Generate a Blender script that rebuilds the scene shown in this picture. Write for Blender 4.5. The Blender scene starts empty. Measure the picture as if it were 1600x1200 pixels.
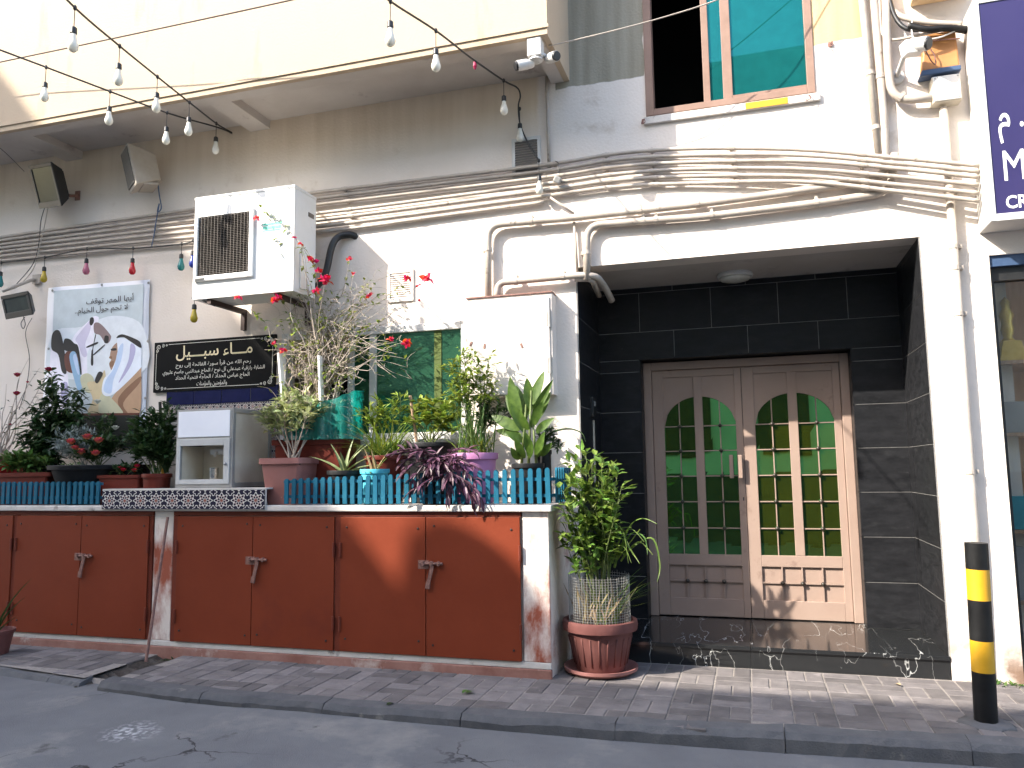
import bpy, bmesh, math, random
from mathutils import Vector, Matrix, noise as mnoise
random.seed(7)
SC = bpy.context.scene
COL = SC.collection
R = math.radians

# ------------------------------------------------------------------ camera
YAW, PITCH, ROLL, FPX = R(16.814), R(6.297), R(-0.813), 1219.23   # for a 1600 px wide frame
CAM = Vector((0.0, -6.3, 1.5))
def _axes():
    f = Vector((-math.sin(YAW)*math.cos(PITCH), math.cos(YAW)*math.cos(PITCH), math.sin(PITCH)))
    r = Vector((math.cos(YAW), math.sin(YAW), 0)); u = r.cross(f)
    return (math.cos(ROLL)*r + math.sin(ROLL)*u, -math.sin(ROLL)*r + math.cos(ROLL)*u, f)
AX_R, AX_U, AX_F = _axes()
cd = bpy.data.cameras.new('camera'); cam = bpy.data.objects.new('camera', cd); COL.objects.link(cam)
cam.matrix_world = Matrix(((AX_R.x, AX_U.x, -AX_F.x, CAM.x), (AX_R.y, AX_U.y, -AX_F.y, CAM.y), (AX_R.z, AX_U.z, -AX_F.z, CAM.z), (0, 0, 0, 1)))
cd.sensor_width = 36; cd.lens = FPX/1600*36; cd.clip_start = 0.05; cd.clip_end = 600
SC.camera = cam
# ------------------------------------------------------------------ light
TX, TZ = 1.14, 1.15                      # sun travel per metre of depth: to the right, downwards
sun_dir = Vector((TX, 1, -TZ)).normalized()
sl = bpy.data.lights.new('sun', 'SUN'); sl.energy = 2.5; sl.angle = R(0.5); sl.color = (1, .93, .82)
sun = bpy.data.objects.new('sun', sl); COL.objects.link(sun)
sun.rotation_euler = sun_dir.to_track_quat('-Z', 'Y').to_euler()
W = bpy.data.worlds.new('World'); SC.world = W; W.use_nodes = True
wn = W.node_tree; bg = wn.nodes['Background']
sky = wn.nodes.new('ShaderNodeTexSky'); sky.sky_type = 'NISHITA'; sky.sun_disc = False
sky.sun_elevation = math.asin(-sun_dir.z); sky.sun_rotation = math.atan2(-sun_dir.x, -sun_dir.y)
sky.dust_density = 2.2; sky.air_density = 1.0
wn.links.new(sky.outputs[0], bg.inputs[0]); bg.inputs[1].default_value = 0.15
SC.view_settings.view_transform = 'Standard'; SC.view_settings.look = 'None'
SC.view_settings.gamma = 1; SC.view_settings.exposure = 2.3
SC.cycles.max_bounces = 8; SC.cycles.diffuse_bounces = 4

# ------------------------------------------------------------------ helpers
def at(px, py, Y):                        # the point of the vertical plane y = Y that the photograph shows at (px, py)
    d = AX_R*(px-800) + AX_U*(600-py) + AX_F*FPX
    return CAM + d*((Y-CAM.y)/d.y)
def atz(px, py, z):
    d = AX_R*(px-800) + AX_U*(600-py) + AX_F*FPX
    return CAM + d*((z-CAM.z)/d.z)
def V(*a): return Vector(a)
rnd = random.uniform

def wloc(o):
    p = Vector((0, 0, 0))
    while o is not None: p += o.location; o = o.parent
    return p
class MB:
    def __init__(s): s.v = []; s.f = []; s.m = []
    def add(s, vs, fs, mi=0):
        k = len(s.v); s.v += [tuple(v) for v in vs]
        for f in fs: s.f.append(tuple(i+k for i in f)); s.m.append(mi)
        return s
    def box(s, x0, x1, y0, y1, z0, z1, mi=0):
        return s.add([(x0,y0,z0),(x1,y0,z0),(x1,y1,z0),(x0,y1,z0),(x0,y0,z1),(x1,y0,z1),(x1,y1,z1),(x0,y1,z1)],
                     [(0,3,2,1),(4,5,6,7),(0,1,5,4),(1,2,6,5),(2,3,7,6),(3,0,4,7)], mi)
    def obox(s, c, size, mat3, mi=0):     # oriented box
        hx, hy, hz = size[0]/2, size[1]/2, size[2]/2; c = Vector(c)
        vs = [c + mat3 @ V(a*hx, b*hy, d*hz) for d in (-1, 1) for a, b in ((-1,-1),(1,-1),(1,1),(-1,1))]
        return s.add(vs, [(0,3,2,1),(4,5,6,7),(0,1,5,4),(1,2,6,5),(2,3,7,6),(3,0,4,7)], mi)
    def tube(s, pts, r, n=8, caps=True, mi=0):
        pts = [Vector(p) for p in pts]; N = len(pts)
        rs = r if isinstance(r, (list, tuple)) else [r]*N
        vs = []; up = None
        for i, p in enumerate(pts):
            t = (pts[min(i+1, N-1)] - pts[max(i-1, 0)])
            if t.length < 1e-9: t = V(0, 0, 1)
            t.normalize()
            if up is None:
                up = V(0, 0, 1) if abs(t.z) < .9 else V(1, 0, 0)
            a = t.cross(up)
            if a.length < 1e-6: a = t.cross(V(1, 0, 0)) if abs(t.x) < .9 else t.cross(V(0, 1, 0))
            a.normalize(); b = a.cross(t).normalized(); up = b
            for k in range(n):
                an = 2*math.pi*k/n
                vs.append(p + (a*math.cos(an) + b*math.sin(an))*rs[i])
        fs = [(i*n+k, (i+1)*n+k, (i+1)*n+(k+1) % n, i*n+(k+1) % n) for i in range(N-1) for k in range(n)]
        if caps: fs += [tuple(range(n)), tuple(range((N-1)*n+n-1, (N-1)*n-1, -1))]
        return s.add(vs, fs, mi)
    def lathe(s, prof, c, n=24, mi=0, axis=None, sx=1, sy=1):     # prof: (radius, height) pairs, axis: 3x3 matrix
        c = Vector(c); A = axis or Matrix.Identity(3); vs = []
        for (r, z) in prof:
            for k in range(n):
                an = 2*math.pi*k/n
                vs.append(c + A @ V(r*math.cos(an)*sx, r*math.sin(an)*sy, z))
        N = len(prof)
        fs = [(i*n+k, i*n+(k+1) % n, (i+1)*n+(k+1) % n, (i+1)*n+k) for i in range(N-1) for k in range(n)]
        if prof[0][0] > 1e-6: fs.append(tuple(range(n-1, -1, -1)))
        if prof[-1][0] > 1e-6: fs.append(tuple(range((N-1)*n, N*n)))
        return s.add(vs, fs, mi)
    def prism(s, poly, y0, y1, mi=0):     # poly of (x, z) pairs, extruded from y0 (front) to y1
        n = len(poly)
        vs = [(x, y0, z) for x, z in poly] + [(x, y1, z) for x, z in poly]
        fs = [tuple(range(n)), tuple(range(2*n-1, n-1, -1))] + [(i, i+n, (i+1) % n + n, (i+1) % n) for i in range(n)]
        return s.add(vs, fs, mi)
    def poly(s, pts, mi=0): return s.add(pts, [tuple(range(len(pts)))], mi)
    def ball(s, c, r, n=10, mi=0, sz=1.0, axis=None):
        prof = [(max(r*math.sin(math.pi*i/n), 0), -r*sz*math.cos(math.pi*i/n)) for i in range(n+1)]
        return s.lathe(prof, c, n=max(8, n), mi=mi, axis=axis)
    def leaf(s, p, d, up, L, Wd, bend=.3, fold=.25, nseg=3, mi=0, shape=None):
        p = Vector(p); d = Vector(d).normalized(); sd = d.cross(up)
        if sd.length < 1e-4: sd = d.cross(V(1, .3, 0))
        sd.normalize(); nn = sd.cross(d).normalized()
        vs = []
        for i in range(nseg+1):
            t = i/nseg
            w = Wd*.5*(shape(t) if shape else math.sin(math.pi*min(1, t*.93+.05))**.8)
            c = p + d*(L*t) + nn*(-bend*L*t*t)
            vs += [c - sd*w + nn*(fold*w), c, c + sd*w + nn*(fold*w)]
        fs = []
        for i in range(nseg):
            a = i*3
            fs += [(a, a+1, a+4, a+3), (a+1, a+2, a+5, a+4)]
        return s.add(vs, fs, mi)
    def build(s, name, mats, parent=None, smooth=False, bevel=0, seg=2, auto=None):
        o0 = wloc(parent) if parent else Vector((0, 0, 0))
        me = bpy.data.meshes.new(name)
        me.from_pydata([(a-o0.x, b-o0.y, c-o0.z) for a, b, c in s.v], [], s.f)
        mats = mats if isinstance(mats, (list, tuple)) else [mats]
        for m in mats: me.materials.append(m)
        if len(mats) > 1: me.polygons.foreach_set('material_index', s.m)
        if smooth or auto:
            me.polygons.foreach_set('use_smooth', [True]*len(me.polygons))
            if auto:
                bm = bmesh.new(); bm.from_mesh(me)
                for e in bm.edges:
                    if len(e.link_faces) == 2 and e.calc_face_angle(0) > R(auto): e.smooth = False
                bm.to_mesh(me); bm.free()
        me.update()
        o = bpy.data.objects.new(name, me); COL.objects.link(o)
        if parent: o.parent = parent
        if bevel:
            b = o.modifiers.new('bevel', 'BEVEL'); b.width = bevel; b.segments = seg; b.limit_method = 'ANGLE'
        return o
def fixn(o):                              # outward normals for closed meshes
    bm = bmesh.new(); bm.from_mesh(o.data); bmesh.ops.recalc_face_normals(bm, faces=bm.faces); bm.to_mesh(o.data); bm.free(); return o
def tag(o, label=None, cat=None, group=None, kind=None):
    if label: o['label'] = label
    if cat: o['category'] = cat
    if group: o['group'] = group
    if kind: o['kind'] = kind
    return o
def thing(name, label, cat, loc=(0, 0, 0), group=None):
    o = bpy.data.objects.new(name, None); COL.objects.link(o); o.location = loc; o.empty_display_size = .1
    return tag(o, label, cat, group)
def smooth_path(pts, k=6):
    pts = [Vector(p) for p in pts]; out = []
    for i in range(len(pts)-1):
        p0 = pts[max(i-1, 0)]; p1 = pts[i]; p2 = pts[i+1]; p3 = pts[min(i+2, len(pts)-1)]
        for j in range(k):
            t = j/k
            out.append(.5*((2*p1) + (p2-p0)*t + (2*p0-5*p1+4*p2-p3)*t*t + (3*p1-p0-3*p2+p3)*t**3))
    out.append(pts[-1]); return out
def bend_path(pts, r=.08, k=6):           # polyline with rounded corners
    pts = [Vector(p) for p in pts]; out = [pts[0]]
    for i in range(1, len(pts)-1):
        a = (pts[i-1]-pts[i]); b = (pts[i+1]-pts[i]); rr = min(r, a.length*.49, b.length*.49)
        a = pts[i] + a.normalized()*rr; b = pts[i] + b.normalized()*rr
        for j in range(k+1):
            t = j/k; out.append((1-t)**2*a + 2*t*(1-t)*pts[i] + t*t*b)
    out.append(pts[-1]); return out
def rotz(a): return Matrix.Rotation(a, 3, 'Z')
def rot3(ax, ay, az): return Matrix.Rotation(az, 3, 'Z') @ Matrix.Rotation(ay, 3, 'Y') @ Matrix.Rotation(ax, 3, 'X')
def share(mesh_obj, loc, parent, rz=0, name=None):       # another object on the same mesh
    c = mesh_obj.copy(); COL.objects.link(c); c.parent = parent
    c.location = Vector(loc) - wloc(parent); c.rotation_euler = (0, 0, rz); return c

# ------------------------------------------------------------------ materials
def lin(r, g, b):                         # 8-bit colour to linear
    f = lambda c: ((c/255+.055)/1.055)**2.4 if c > 10 else c/255/12.92
    return (f(r), f(g), f(b))
def mat(name, c1, c2=None, rough=.6, scale=4.0, detail=6, bump=.0, bscale=60, metallic=0.0, spec=.5, stretch=None,
        island=0.0, objrand=0.0, transl=0.0, lo=.35, hi=.65, coat=0.0, spots=None, rvar=0.12, sub=None):
    m = bpy.data.materials.new(name); m.use_nodes = True; nt = m.node_tree; N = nt.nodes; L = nt.links
    p = N['Principled BSDF']; out = N['Material Output']
    p.inputs['Roughness'].default_value = rough; p.inputs['Metallic'].default_value = metallic
    p.inputs['Specular IOR Level'].default_value = spec
    if coat: p.inputs['Coat Weight'].default_value = coat; p.inputs['Coat Roughness'].default_value = .1
    geo = N.new('ShaderNodeNewGeometry')
    mp = N.new('ShaderNodeMapping'); L.new(geo.outputs['Position'], mp.inputs[0])
    if stretch: mp.inputs['Scale'].default_value = stretch
    nz = N.new('ShaderNodeTexNoise'); nz.inputs['Scale'].default_value = scale; nz.inputs['Detail'].default_value = detail
    nz.inputs['Roughness'].default_value = .62
    L.new(mp.outputs[0], nz.inputs['Vector'])
    rp = N.new('ShaderNodeValToRGB'); rp.color_ramp.elements[0].position = lo; rp.color_ramp.elements[1].position = hi
    rp.color_ramp.elements[0].color = (*c1, 1); rp.color_ramp.elements[1].color = (*(c2 or c1), 1)
    L.new(nz.outputs[0], rp.inputs[0]); colr = rp.outputs[0]
    def mixc(fac, a, b, mode='MIX'):
        mx = N.new('ShaderNodeMix'); mx.data_type = 'RGBA'; mx.blend_type = mode
        if isinstance(fac, float): mx.inputs[0].default_value = fac
        else: L.new(fac, mx.inputs[0])
        for s_, i in ((a, 6), (b, 7)):
            if isinstance(s_, tuple): mx.inputs[i].default_value = (*s_, 1)
            else: L.new(s_, mx.inputs[i])
        return mx.outputs[2]
    if spots:                             # (colour, noise scale, threshold, softness): irregular stains
        for col, sc, th, so in spots:
            n2 = N.new('ShaderNodeTexNoise'); n2.inputs['Scale'].default_value = sc; n2.inputs['Detail'].default_value = 8
            n2.inputs['Roughness'].default_value = .65; L.new(mp.outputs[0], n2.inputs['Vector'])
            mr = N.new('ShaderNodeMapRange'); mr.inputs[1].default_value = th; mr.inputs[2].default_value = th+so
            L.new(n2.outputs[0], mr.inputs[0]); colr = mixc(mr.outputs[0], colr, col)
    if island or objrand:
        src = geo.outputs['Random Per Island']
        if objrand:
            oi = N.new('ShaderNodeObjectInfo'); src = oi.outputs['Random']
        amt = island or objrand
        mr = N.new('ShaderNodeMapRange'); mr.inputs[3].default_value = 1-amt; mr.inputs[4].default_value = 1+amt
        L.new(src, mr.inputs[0])
        hsv = N.new('ShaderNodeHueSaturation'); L.new(colr, hsv.inputs['Color']); L.new(mr.outputs[0], hsv.inputs['Value'])
        if island:
            mh = N.new('ShaderNodeMapRange'); mh.inputs[3].default_value = .47; mh.inputs[4].default_value = .53
            ml = N.new('ShaderNodeMath'); ml.operation = 'FRACT'; m2 = N.new('ShaderNodeMath'); m2.operation = 'MULTIPLY'
            m2.inputs[1].default_value = 7.31; L.new(src, m2.inputs[0]); L.new(m2.outputs[0], ml.inputs[0])
            L.new(ml.outputs[0], mh.inputs[0]); L.new(mh.outputs[0], hsv.inputs['Hue'])
        colr = hsv.outputs[0]
    L.new(colr, p.inputs['Base Color'])
    if rvar:
        mr = N.new('ShaderNodeMapRange'); mr.inputs[3].default_value = max(0.02, rough-rvar); mr.inputs[4].default_value = min(1, rough+rvar)
        L.new(nz.outputs[0], mr.inputs[0]); L.new(mr.outputs[0], p.inputs['Roughness'])
    if bump:
        nb = N.new('ShaderNodeTexNoise'); nb.inputs['Scale'].default_value = bscale; nb.inputs['Detail'].default_value = 5
        L.new(geo.outputs['Position'], nb.inputs['Vector'])
        bp = N.new('ShaderNodeBump'); bp.inputs['Strength'].default_value = min(1, bump); bp.inputs['Distance'].default_value = .01
        L.new(nb.outputs[0], bp.inputs['Height']); L.new(bp.outputs[0], p.inputs['Normal'])
    if transl:
        tr = N.new('ShaderNodeBsdfTranslucent'); L.new(colr, tr.inputs[0])
        ms = N.new('ShaderNodeMixShader'); ms.inputs[0].default_value = transl
        L.new(p.outputs[0], ms.inputs[1]); L.new(tr.outputs[0], ms.inputs[2]); L.new(ms.outputs[0], out.inputs[0])
    m['colout'] = 1
    return m
MT = {}
MT['wall'] = mat('wall_paint', lin(215,204,193), lin(225,215,205), .85, 1.6, bump=.35, bscale=45, lo=.3, hi=.7,
    spots=[(lin(190,174,158), 2.2, .60, .14), (lin(160,150,140), 9, .70, .05)])
MT['cream'] = mat('cream_paint', (.435,.335,.235), (.475,.375,.265), .85, 1.2, bump=.3, bscale=50, stretch=(1, 1, .25), lo=.3, hi=.7,
    spots=[((.36,.26,.15), 2.4, .57, .2)])
MT['soffit'] = mat('soffit_paint', lin(184,175,166), lin(196,188,180), .9, 2.0, bump=.2, spots=[(lin(160,150,142), 3, .6, .1)])
MT['cement'] = mat('bare_render', lin(150,145,130), lin(172,166,150), .95, 2.5, bump=.4, stretch=(1, 1, .35), spots=[(lin(122,118,104), 4, .56, .15)])
MT['beige'] = mat('beige_paint', lin(206,178,136), lin(214,188,150), .9, 2, bump=.3, spots=[(lin(180,150,110), 5, .6, .1)])
MT['conduit'] = mat('painted_conduit', lin(164,153,142), lin(180,170,158), .55, 9, bump=.1, bscale=80, spots=[(lin(112,100,88), 14, .62, .08)])
MT['white'] = mat('white_metal', lin(192,190,186), lin(204,202,198), .45, 3, spots=[(lin(196,190,182), 5, .66, .08)])
MT['ac'] = mat('appliance_white', lin(226,224,218), lin(234,232,228), .4, 3, spots=[(lin(190,182,170), 6, .66, .06)])
MT['ac_dark'] = mat('grille_metal', lin(92,86,80), lin(110,102,95), .5, 12)
MT['black'] = mat('black_plastic', (.012,.012,.013), (.02,.02,.02), .45, 8)
MT['dark'] = mat('unlit_interior_black', (.006,.006,.007), None, .9)  # near-black colour stands in for the shade of unlit rooms
MT['rust'] = mat('red_oxide_paint', (.165,.031,.013), (.195,.038,.016), .5, 2.2, bump=.12, bscale=25, lo=.3, hi=.7,
    spots=[(lin(120,74,60), 5, .72, .06), ((.13,.026,.015), 1.3, .6, .2)], spec=.16)
MT['rust_dark'] = mat('red_oxide_frame', (.12,.026,.016), (.16,.036,.02), .55, 4, bump=.15, spec=.16)
MT['iron'] = mat('rusted_iron', (.16,.075,.06), (.26,.13,.1), .6, 30, bump=.4, bscale=120)
MT['plinth'] = mat('stained_plaster', lin(198,180,168), lin(214,202,192), .85, 3, bump=.4, bscale=35,
    spots=[(lin(150,84,64), 2.6, .54, .16), (lin(110,62,48), 7, .68, .07)])
MT['ledge'] = mat('ledge_plaster', lin(190,184,176), lin(208,202,196), .8, 5, bump=.4, spots=[(lin(130,122,114), 7, .6, .1)])
MT['teal'] = mat('teal_fence_paint', (.010,.092,.15), (.015,.115,.18), .5, 8, bump=.15, bscale=90, objrand=.12, spots=[(lin(150,170,175), 18, .76, .05)], spec=.16)
MT['terracotta'] = mat('terracotta_plastic', (.12,.046,.041), (.155,.064,.057), .55, 6, bump=.05, spots=[(lin(140,106,96), 7, .64, .12)], spec=.16)
MT['redpot'] = mat('red_brown_plastic', (.10,.018,.012), (.13,.025,.016), .5, 6, spots=[(lin(110,70,60), 8, .70, .08)], spec=.16)
MT['pinkpot'] = mat('dusty_pink_plastic', (.27,.12,.105), (.31,.145,.13), .55, 6, spots=[(lin(200,170,160), 8, .64, .1)], spec=.16)
MT['mauve'] = mat('mauve_plastic', (.40,.17,.32), (.44,.2,.36), .5, 6, spots=[(lin(205,180,190), 9, .66, .08)], spec=.16)
MT['bluepot'] = mat('sky_blue_plastic', (.09,.48,.62), (.12,.53,.66), .5, 6, spec=.16)
MT['blackpot'] = mat('black_pot_plastic', (.009,.009,.01), (.02,.02,.021), .55, 8, spots=[((.07,.065,.06), 9, .68, .08)], spec=.16)
MT['soil'] = mat('soil', (.05,.033,.022), (.10,.07,.05), .95, 40, bump=.8, bscale=70)
MT['stem'] = mat('green_stem', (.09,.13,.035), (.14,.17,.05), .6, 20)
MT['twig'] = mat('grey_twig', (.34,.28,.23), (.48,.41,.35), .8, 30, bump=.3)
MT['deadleaf'] = mat('dry_leaf', (.36,.26,.13), (.46,.36,.2), .8, 20, island=.3, transl=.2)
def leafmat(n, a, b, tr=.3, isl=.35, rough=.45): return mat(n, a, b, rough, 25, island=isl, transl=tr, spec=.4)
MT['leaf'] = leafmat('leaf_green', (.055,.115,.022), (.09,.16,.035))
MT['leaf_dark'] = leafmat('leaf_dark_green', (.018,.045,.014), (.036,.075,.022))
MT['leaf_lime'] = leafmat('leaf_yellow_green', (.15,.22,.025), (.25,.31,.05))
MT['leaf_pale'] = leafmat('leaf_variegated', (.22,.28,.08), (.55,.57,.34), isl=.3)
MT['leaf_silver'] = leafmat('leaf_silver', (.22,.26,.24), (.34,.38,.36), tr=.1, isl=.2, rough=.7)
MT['leaf_aloe'] = leafmat('leaf_aloe', (.13,.18,.07), (.22,.27,.12), tr=.1, isl=.15)
MT['leaf_canna'] = leafmat('leaf_canna', (.04,.10,.014), (.085,.165,.025), tr=.35, isl=.2)
MT['leaf_purple'] = leafmat('leaf_purple', (.035,.011,.022), (.12,.05,.085), tr=.15, isl=.4)
MT['bract'] = leafmat('red_bract', (.55,.008,.03), (.68,.02,.06), tr=.35, isl=.2)
MT['rose'] = leafmat('coral_petal', (.55,.06,.06), (.65,.12,.10), tr=.2, isl=.2)
MT['darkrose'] = leafmat('crimson_petal', (.30,.008,.03), (.38,.02,.05), tr=.2, isl=.2)
MT['whitepetal'] = leafmat('white_petal', (.7,.7,.62), (.8,.8,.74), tr=.3, isl=.1)
MT['asphalt'] = mat('asphalt', lin(100,100,102), lin(113,113,114), .9, 2.5, bump=.7, bscale=160, lo=.3, hi=.7,
    spots=[(lin(128,126,123), 1.3, .56, .12), (lin(84,83,82), 2.2, .64, .06), (lin(140,140,140), 90, .72, .03)], spec=.16)
MT['paver'] = mat('paver_concrete', lin(100,95,94), lin(118,112,110), .88, 7, bump=.5, bscale=110, objrand=.28,
    spots=[(lin(140,132,130), 3.5, .63, .08), (lin(72,66,66), 6, .64, .08)], spec=.16)
MT['mortar'] = mat('joint_sand', lin(140,132,126), lin(118,112,106), .95, 25, bump=.6)
MT['kerb'] = mat('kerb_concrete', lin(84,84,86), lin(98,97,98), .88, 8, bump=.5, bscale=90, objrand=.1, spots=[(lin(124,120,116), 5, .63, .07)], spec=.16)
MT['tile_dark'] = mat('dark_slate_tile', (.011,.0115,.013), (.019,.0195,.022), .36, 7, bump=.06, bscale=30, objrand=.12,
    spots=[((.028,.029,.031), 6, .58, .2), ((.05,.05,.053), 14, .68, .06)], stretch=(1, 1, 2.5), spec=.16)
MT['grout'] = mat('tile_grout', lin(140,138,135), lin(124,122,120), .9, 20)
MT['door'] = mat('door_paint', (.30,.215,.175), (.34,.25,.205), .5, 3, bump=.06, lo=.3, hi=.7, spots=[((.22,.15,.12), 4, .63, .12), ((.14,.1,.085), 10, .73, .05)], spec=.16)
MT['winframe'] = mat('anodised_frame', (.23,.15,.115), (.28,.185,.145), .45, 5, spots=[(lin(160,130,114), 6, .65, .1)], spec=.16)
MT['brass'] = mat('dull_studs', (.025,.02,.016), (.05,.04,.03), .3, 20)
MT['yellow'] = mat('yellow_paint', (.55,.29,.008), (.6,.33,.015), .5, 6, spots=[(lin(150,110,40), 12, .68, .06)])
MT['blackpaint'] = mat('black_gloss_paint', (.005,.005,.0055), (.011,.011,.011), .5, 9, spec=.25, spots=[((.08,.08,.085), 16, .72, .04)])
MT['bulbglass'] = mat('frosted_bulb', (.78,.75,.66), (.82,.8,.72), .25, 8, transl=.2)
MT['steel'] = mat('grey_steel', lin(150,148,145), lin(168,166,162), .4, 6, metallic=.3)
MT['steel_shiny'] = mat('stainless_steel', (.5,.5,.5), (.6,.6,.6), .25, 9, metallic=1)
MT['navy'] = mat('cobalt_glazed_tile', (.003,.004,.042), (.006,.007,.058), .2, 6, spec=.3)
MT['purple'] = mat('sign_purple', (.020,.015,.075), (.024,.018,.082), .4, 1.5)
MT['orangebox'] = mat('orange_plastic', (.36,.16,.05), (.42,.2,.07), .5, 6, spots=[(lin(170,105,50), 8, .64, .1)])
MT['bluebase'] = mat('blue_plastic', lin(50,72,104), lin(62,84,116), .5, 8)
MT['netting'] = mat('green_net', (.0,.24,.20), (.005,.34,.29), .6, 30, transl=.55)
MT['wood'] = mat('weathered_wood', (.26,.16,.10), (.36,.24,.16), .8, 8, bump=.3, stretch=(6, 6, .6))
MT['whitewood'] = mat('white_board', lin(222,220,214), lin(230,228,224), .6, 5)
MT['blind'] = mat('yellow_curtain', (.06,.09,.015), (.085,.115,.02), .8, 5)
MT['creamplastic'] = mat('cream_plastic', lin(196,186,168), lin(206,198,182), .5, 6)
MT['speaker'] = mat('speaker_plastic', lin(160,150,136), lin(172,162,150), .6, 6, bump=.1)
MT['grey_net'] = mat('speaker_mesh', lin(92,88,82), lin(104,100,94), .7, 60, bump=.4, bscale=300)

def emptymat(name):
    m = bpy.data.materials.new(name); m.use_nodes = True; return m, m.node_tree.nodes, m.node_tree.links, m.node_tree.nodes['Principled BSDF']
def mirror_glass(name, tint, dust, fac, rough=.015):
    m, N, L, p = emptymat(name)
    gl = N.new('ShaderNodeBsdfGlossy'); gl.inputs[0].default_value = (*tint, 1); gl.inputs['Roughness'].default_value = rough
    df = N.new('ShaderNodeBsdfDiffuse')
    geo = N.new('ShaderNodeNewGeometry'); nz = N.new('ShaderNodeTexNoise'); nz.inputs['Scale'].default_value = 9; nz.inputs['Detail'].default_value = 7
    L.new(geo.outputs['Position'], nz.inputs[0])
    rp = N.new('ShaderNodeValToRGB'); rp.color_ramp.elements[0].color = (*[c*.75 for c in dust], 1); rp.color_ramp.elements[1].color = (*[c*1.3 for c in dust], 1)
    L.new(nz.outputs[0], rp.inputs[0]); L.new(rp.outputs[0], df.inputs[0])
    ms = N.new('ShaderNodeMixShader'); ms.inputs[0].default_value = fac
    L.new(df.outputs[0], ms.inputs[1]); L.new(gl.outputs[0], ms.inputs[2]); L.new(ms.outputs[0], N['Material Output'].inputs[0])
    return m
MT['glass_door'] = mirror_glass('green_reflective_glass', (.13,.46,.18), (.030,.036,.002), .55)
MT['glass_teal'] = mirror_glass('teal_reflective_glass', (.035,.20,.195), (.005,.085,.085), .3)
MT['glass_low'] = mirror_glass('green_tinted_glass', (.10,.24,.16), (.022,.075,.042), .35, .05)
MT['glass_lamp'] = mirror_glass('lamp_glass', (.16,.18,.175), (.06,.068,.065), .18, .12)
def marble():
    m, N, L, p = emptymat('black_veined_marble')
    geo = N.new('ShaderNodeNewGeometry')
    def vein(sc, w, seed, dist):
        mp = N.new('ShaderNodeMapping'); mp.inputs['Location'].default_value = (seed, seed*.7, 0); mp.inputs['Rotation'].default_value = (.5, .3, .9+seed)
        mp.inputs['Scale'].default_value = (1, .22, .55)
        L.new(geo.outputs['Position'], mp.inputs[0])
        n1 = N.new('ShaderNodeTexNoise'); n1.inputs['Scale'].default_value = sc; n1.inputs['Detail'].default_value = 5; n1.inputs['Distortion'].default_value = dist
        L.new(mp.outputs[0], n1.inputs[0])
        s = N.new('ShaderNodeMath'); s.operation = 'SUBTRACT'; s.inputs[1].default_value = .5; L.new(n1.outputs[0], s.inputs[0])
        a = N.new('ShaderNodeMath'); a.operation = 'ABSOLUTE'; L.new(s.outputs[0], a.inputs[0])
        r = N.new('ShaderNodeMapRange'); r.inputs[1].default_value = 0; r.inputs[2].default_value = w; r.inputs[3].default_value = 1; r.inputs[4].default_value = 0
        L.new(a.outputs[0], r.inputs[0])
        n2 = N.new('ShaderNodeTexNoise'); n2.inputs['Scale'].default_value = 3.1; L.new(mp.outputs[0], n2.inputs[0])
        r2 = N.new('ShaderNodeMapRange'); r2.inputs[1].default_value = .40; r2.inputs[2].default_value = .60; L.new(n2.outputs[0], r2.inputs[0])
        mu = N.new('ShaderNodeMath'); mu.operation = 'MULTIPLY'; L.new(r.outputs[0], mu.inputs[0]); L.new(r2.outputs[0], mu.inputs[1])
        return mu.outputs[0]
    mx = N.new('ShaderNodeMath'); mx.operation = 'MAXIMUM'; L.new(vein(1.9, .0026, 2.3, 0), mx.inputs[0]); L.new(vein(4.6, .0036, 5.1, 0), mx.inputs[1])
    mix = N.new('ShaderNodeMix'); mix.data_type = 'RGBA'; mix.inputs[6].default_value = (.016, .017, .018, 1); mix.inputs[7].default_value = (.62, .62, .6, 1)
    L.new(mx.outputs[0], mix.inputs[0]); L.new(mix.outputs[2], p.inputs['Base Color'])
    p.inputs['Roughness'].default_value = .13; p.inputs['Specular IOR Level'].default_value = .6
    return m
MT['marble'] = marble()
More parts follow.
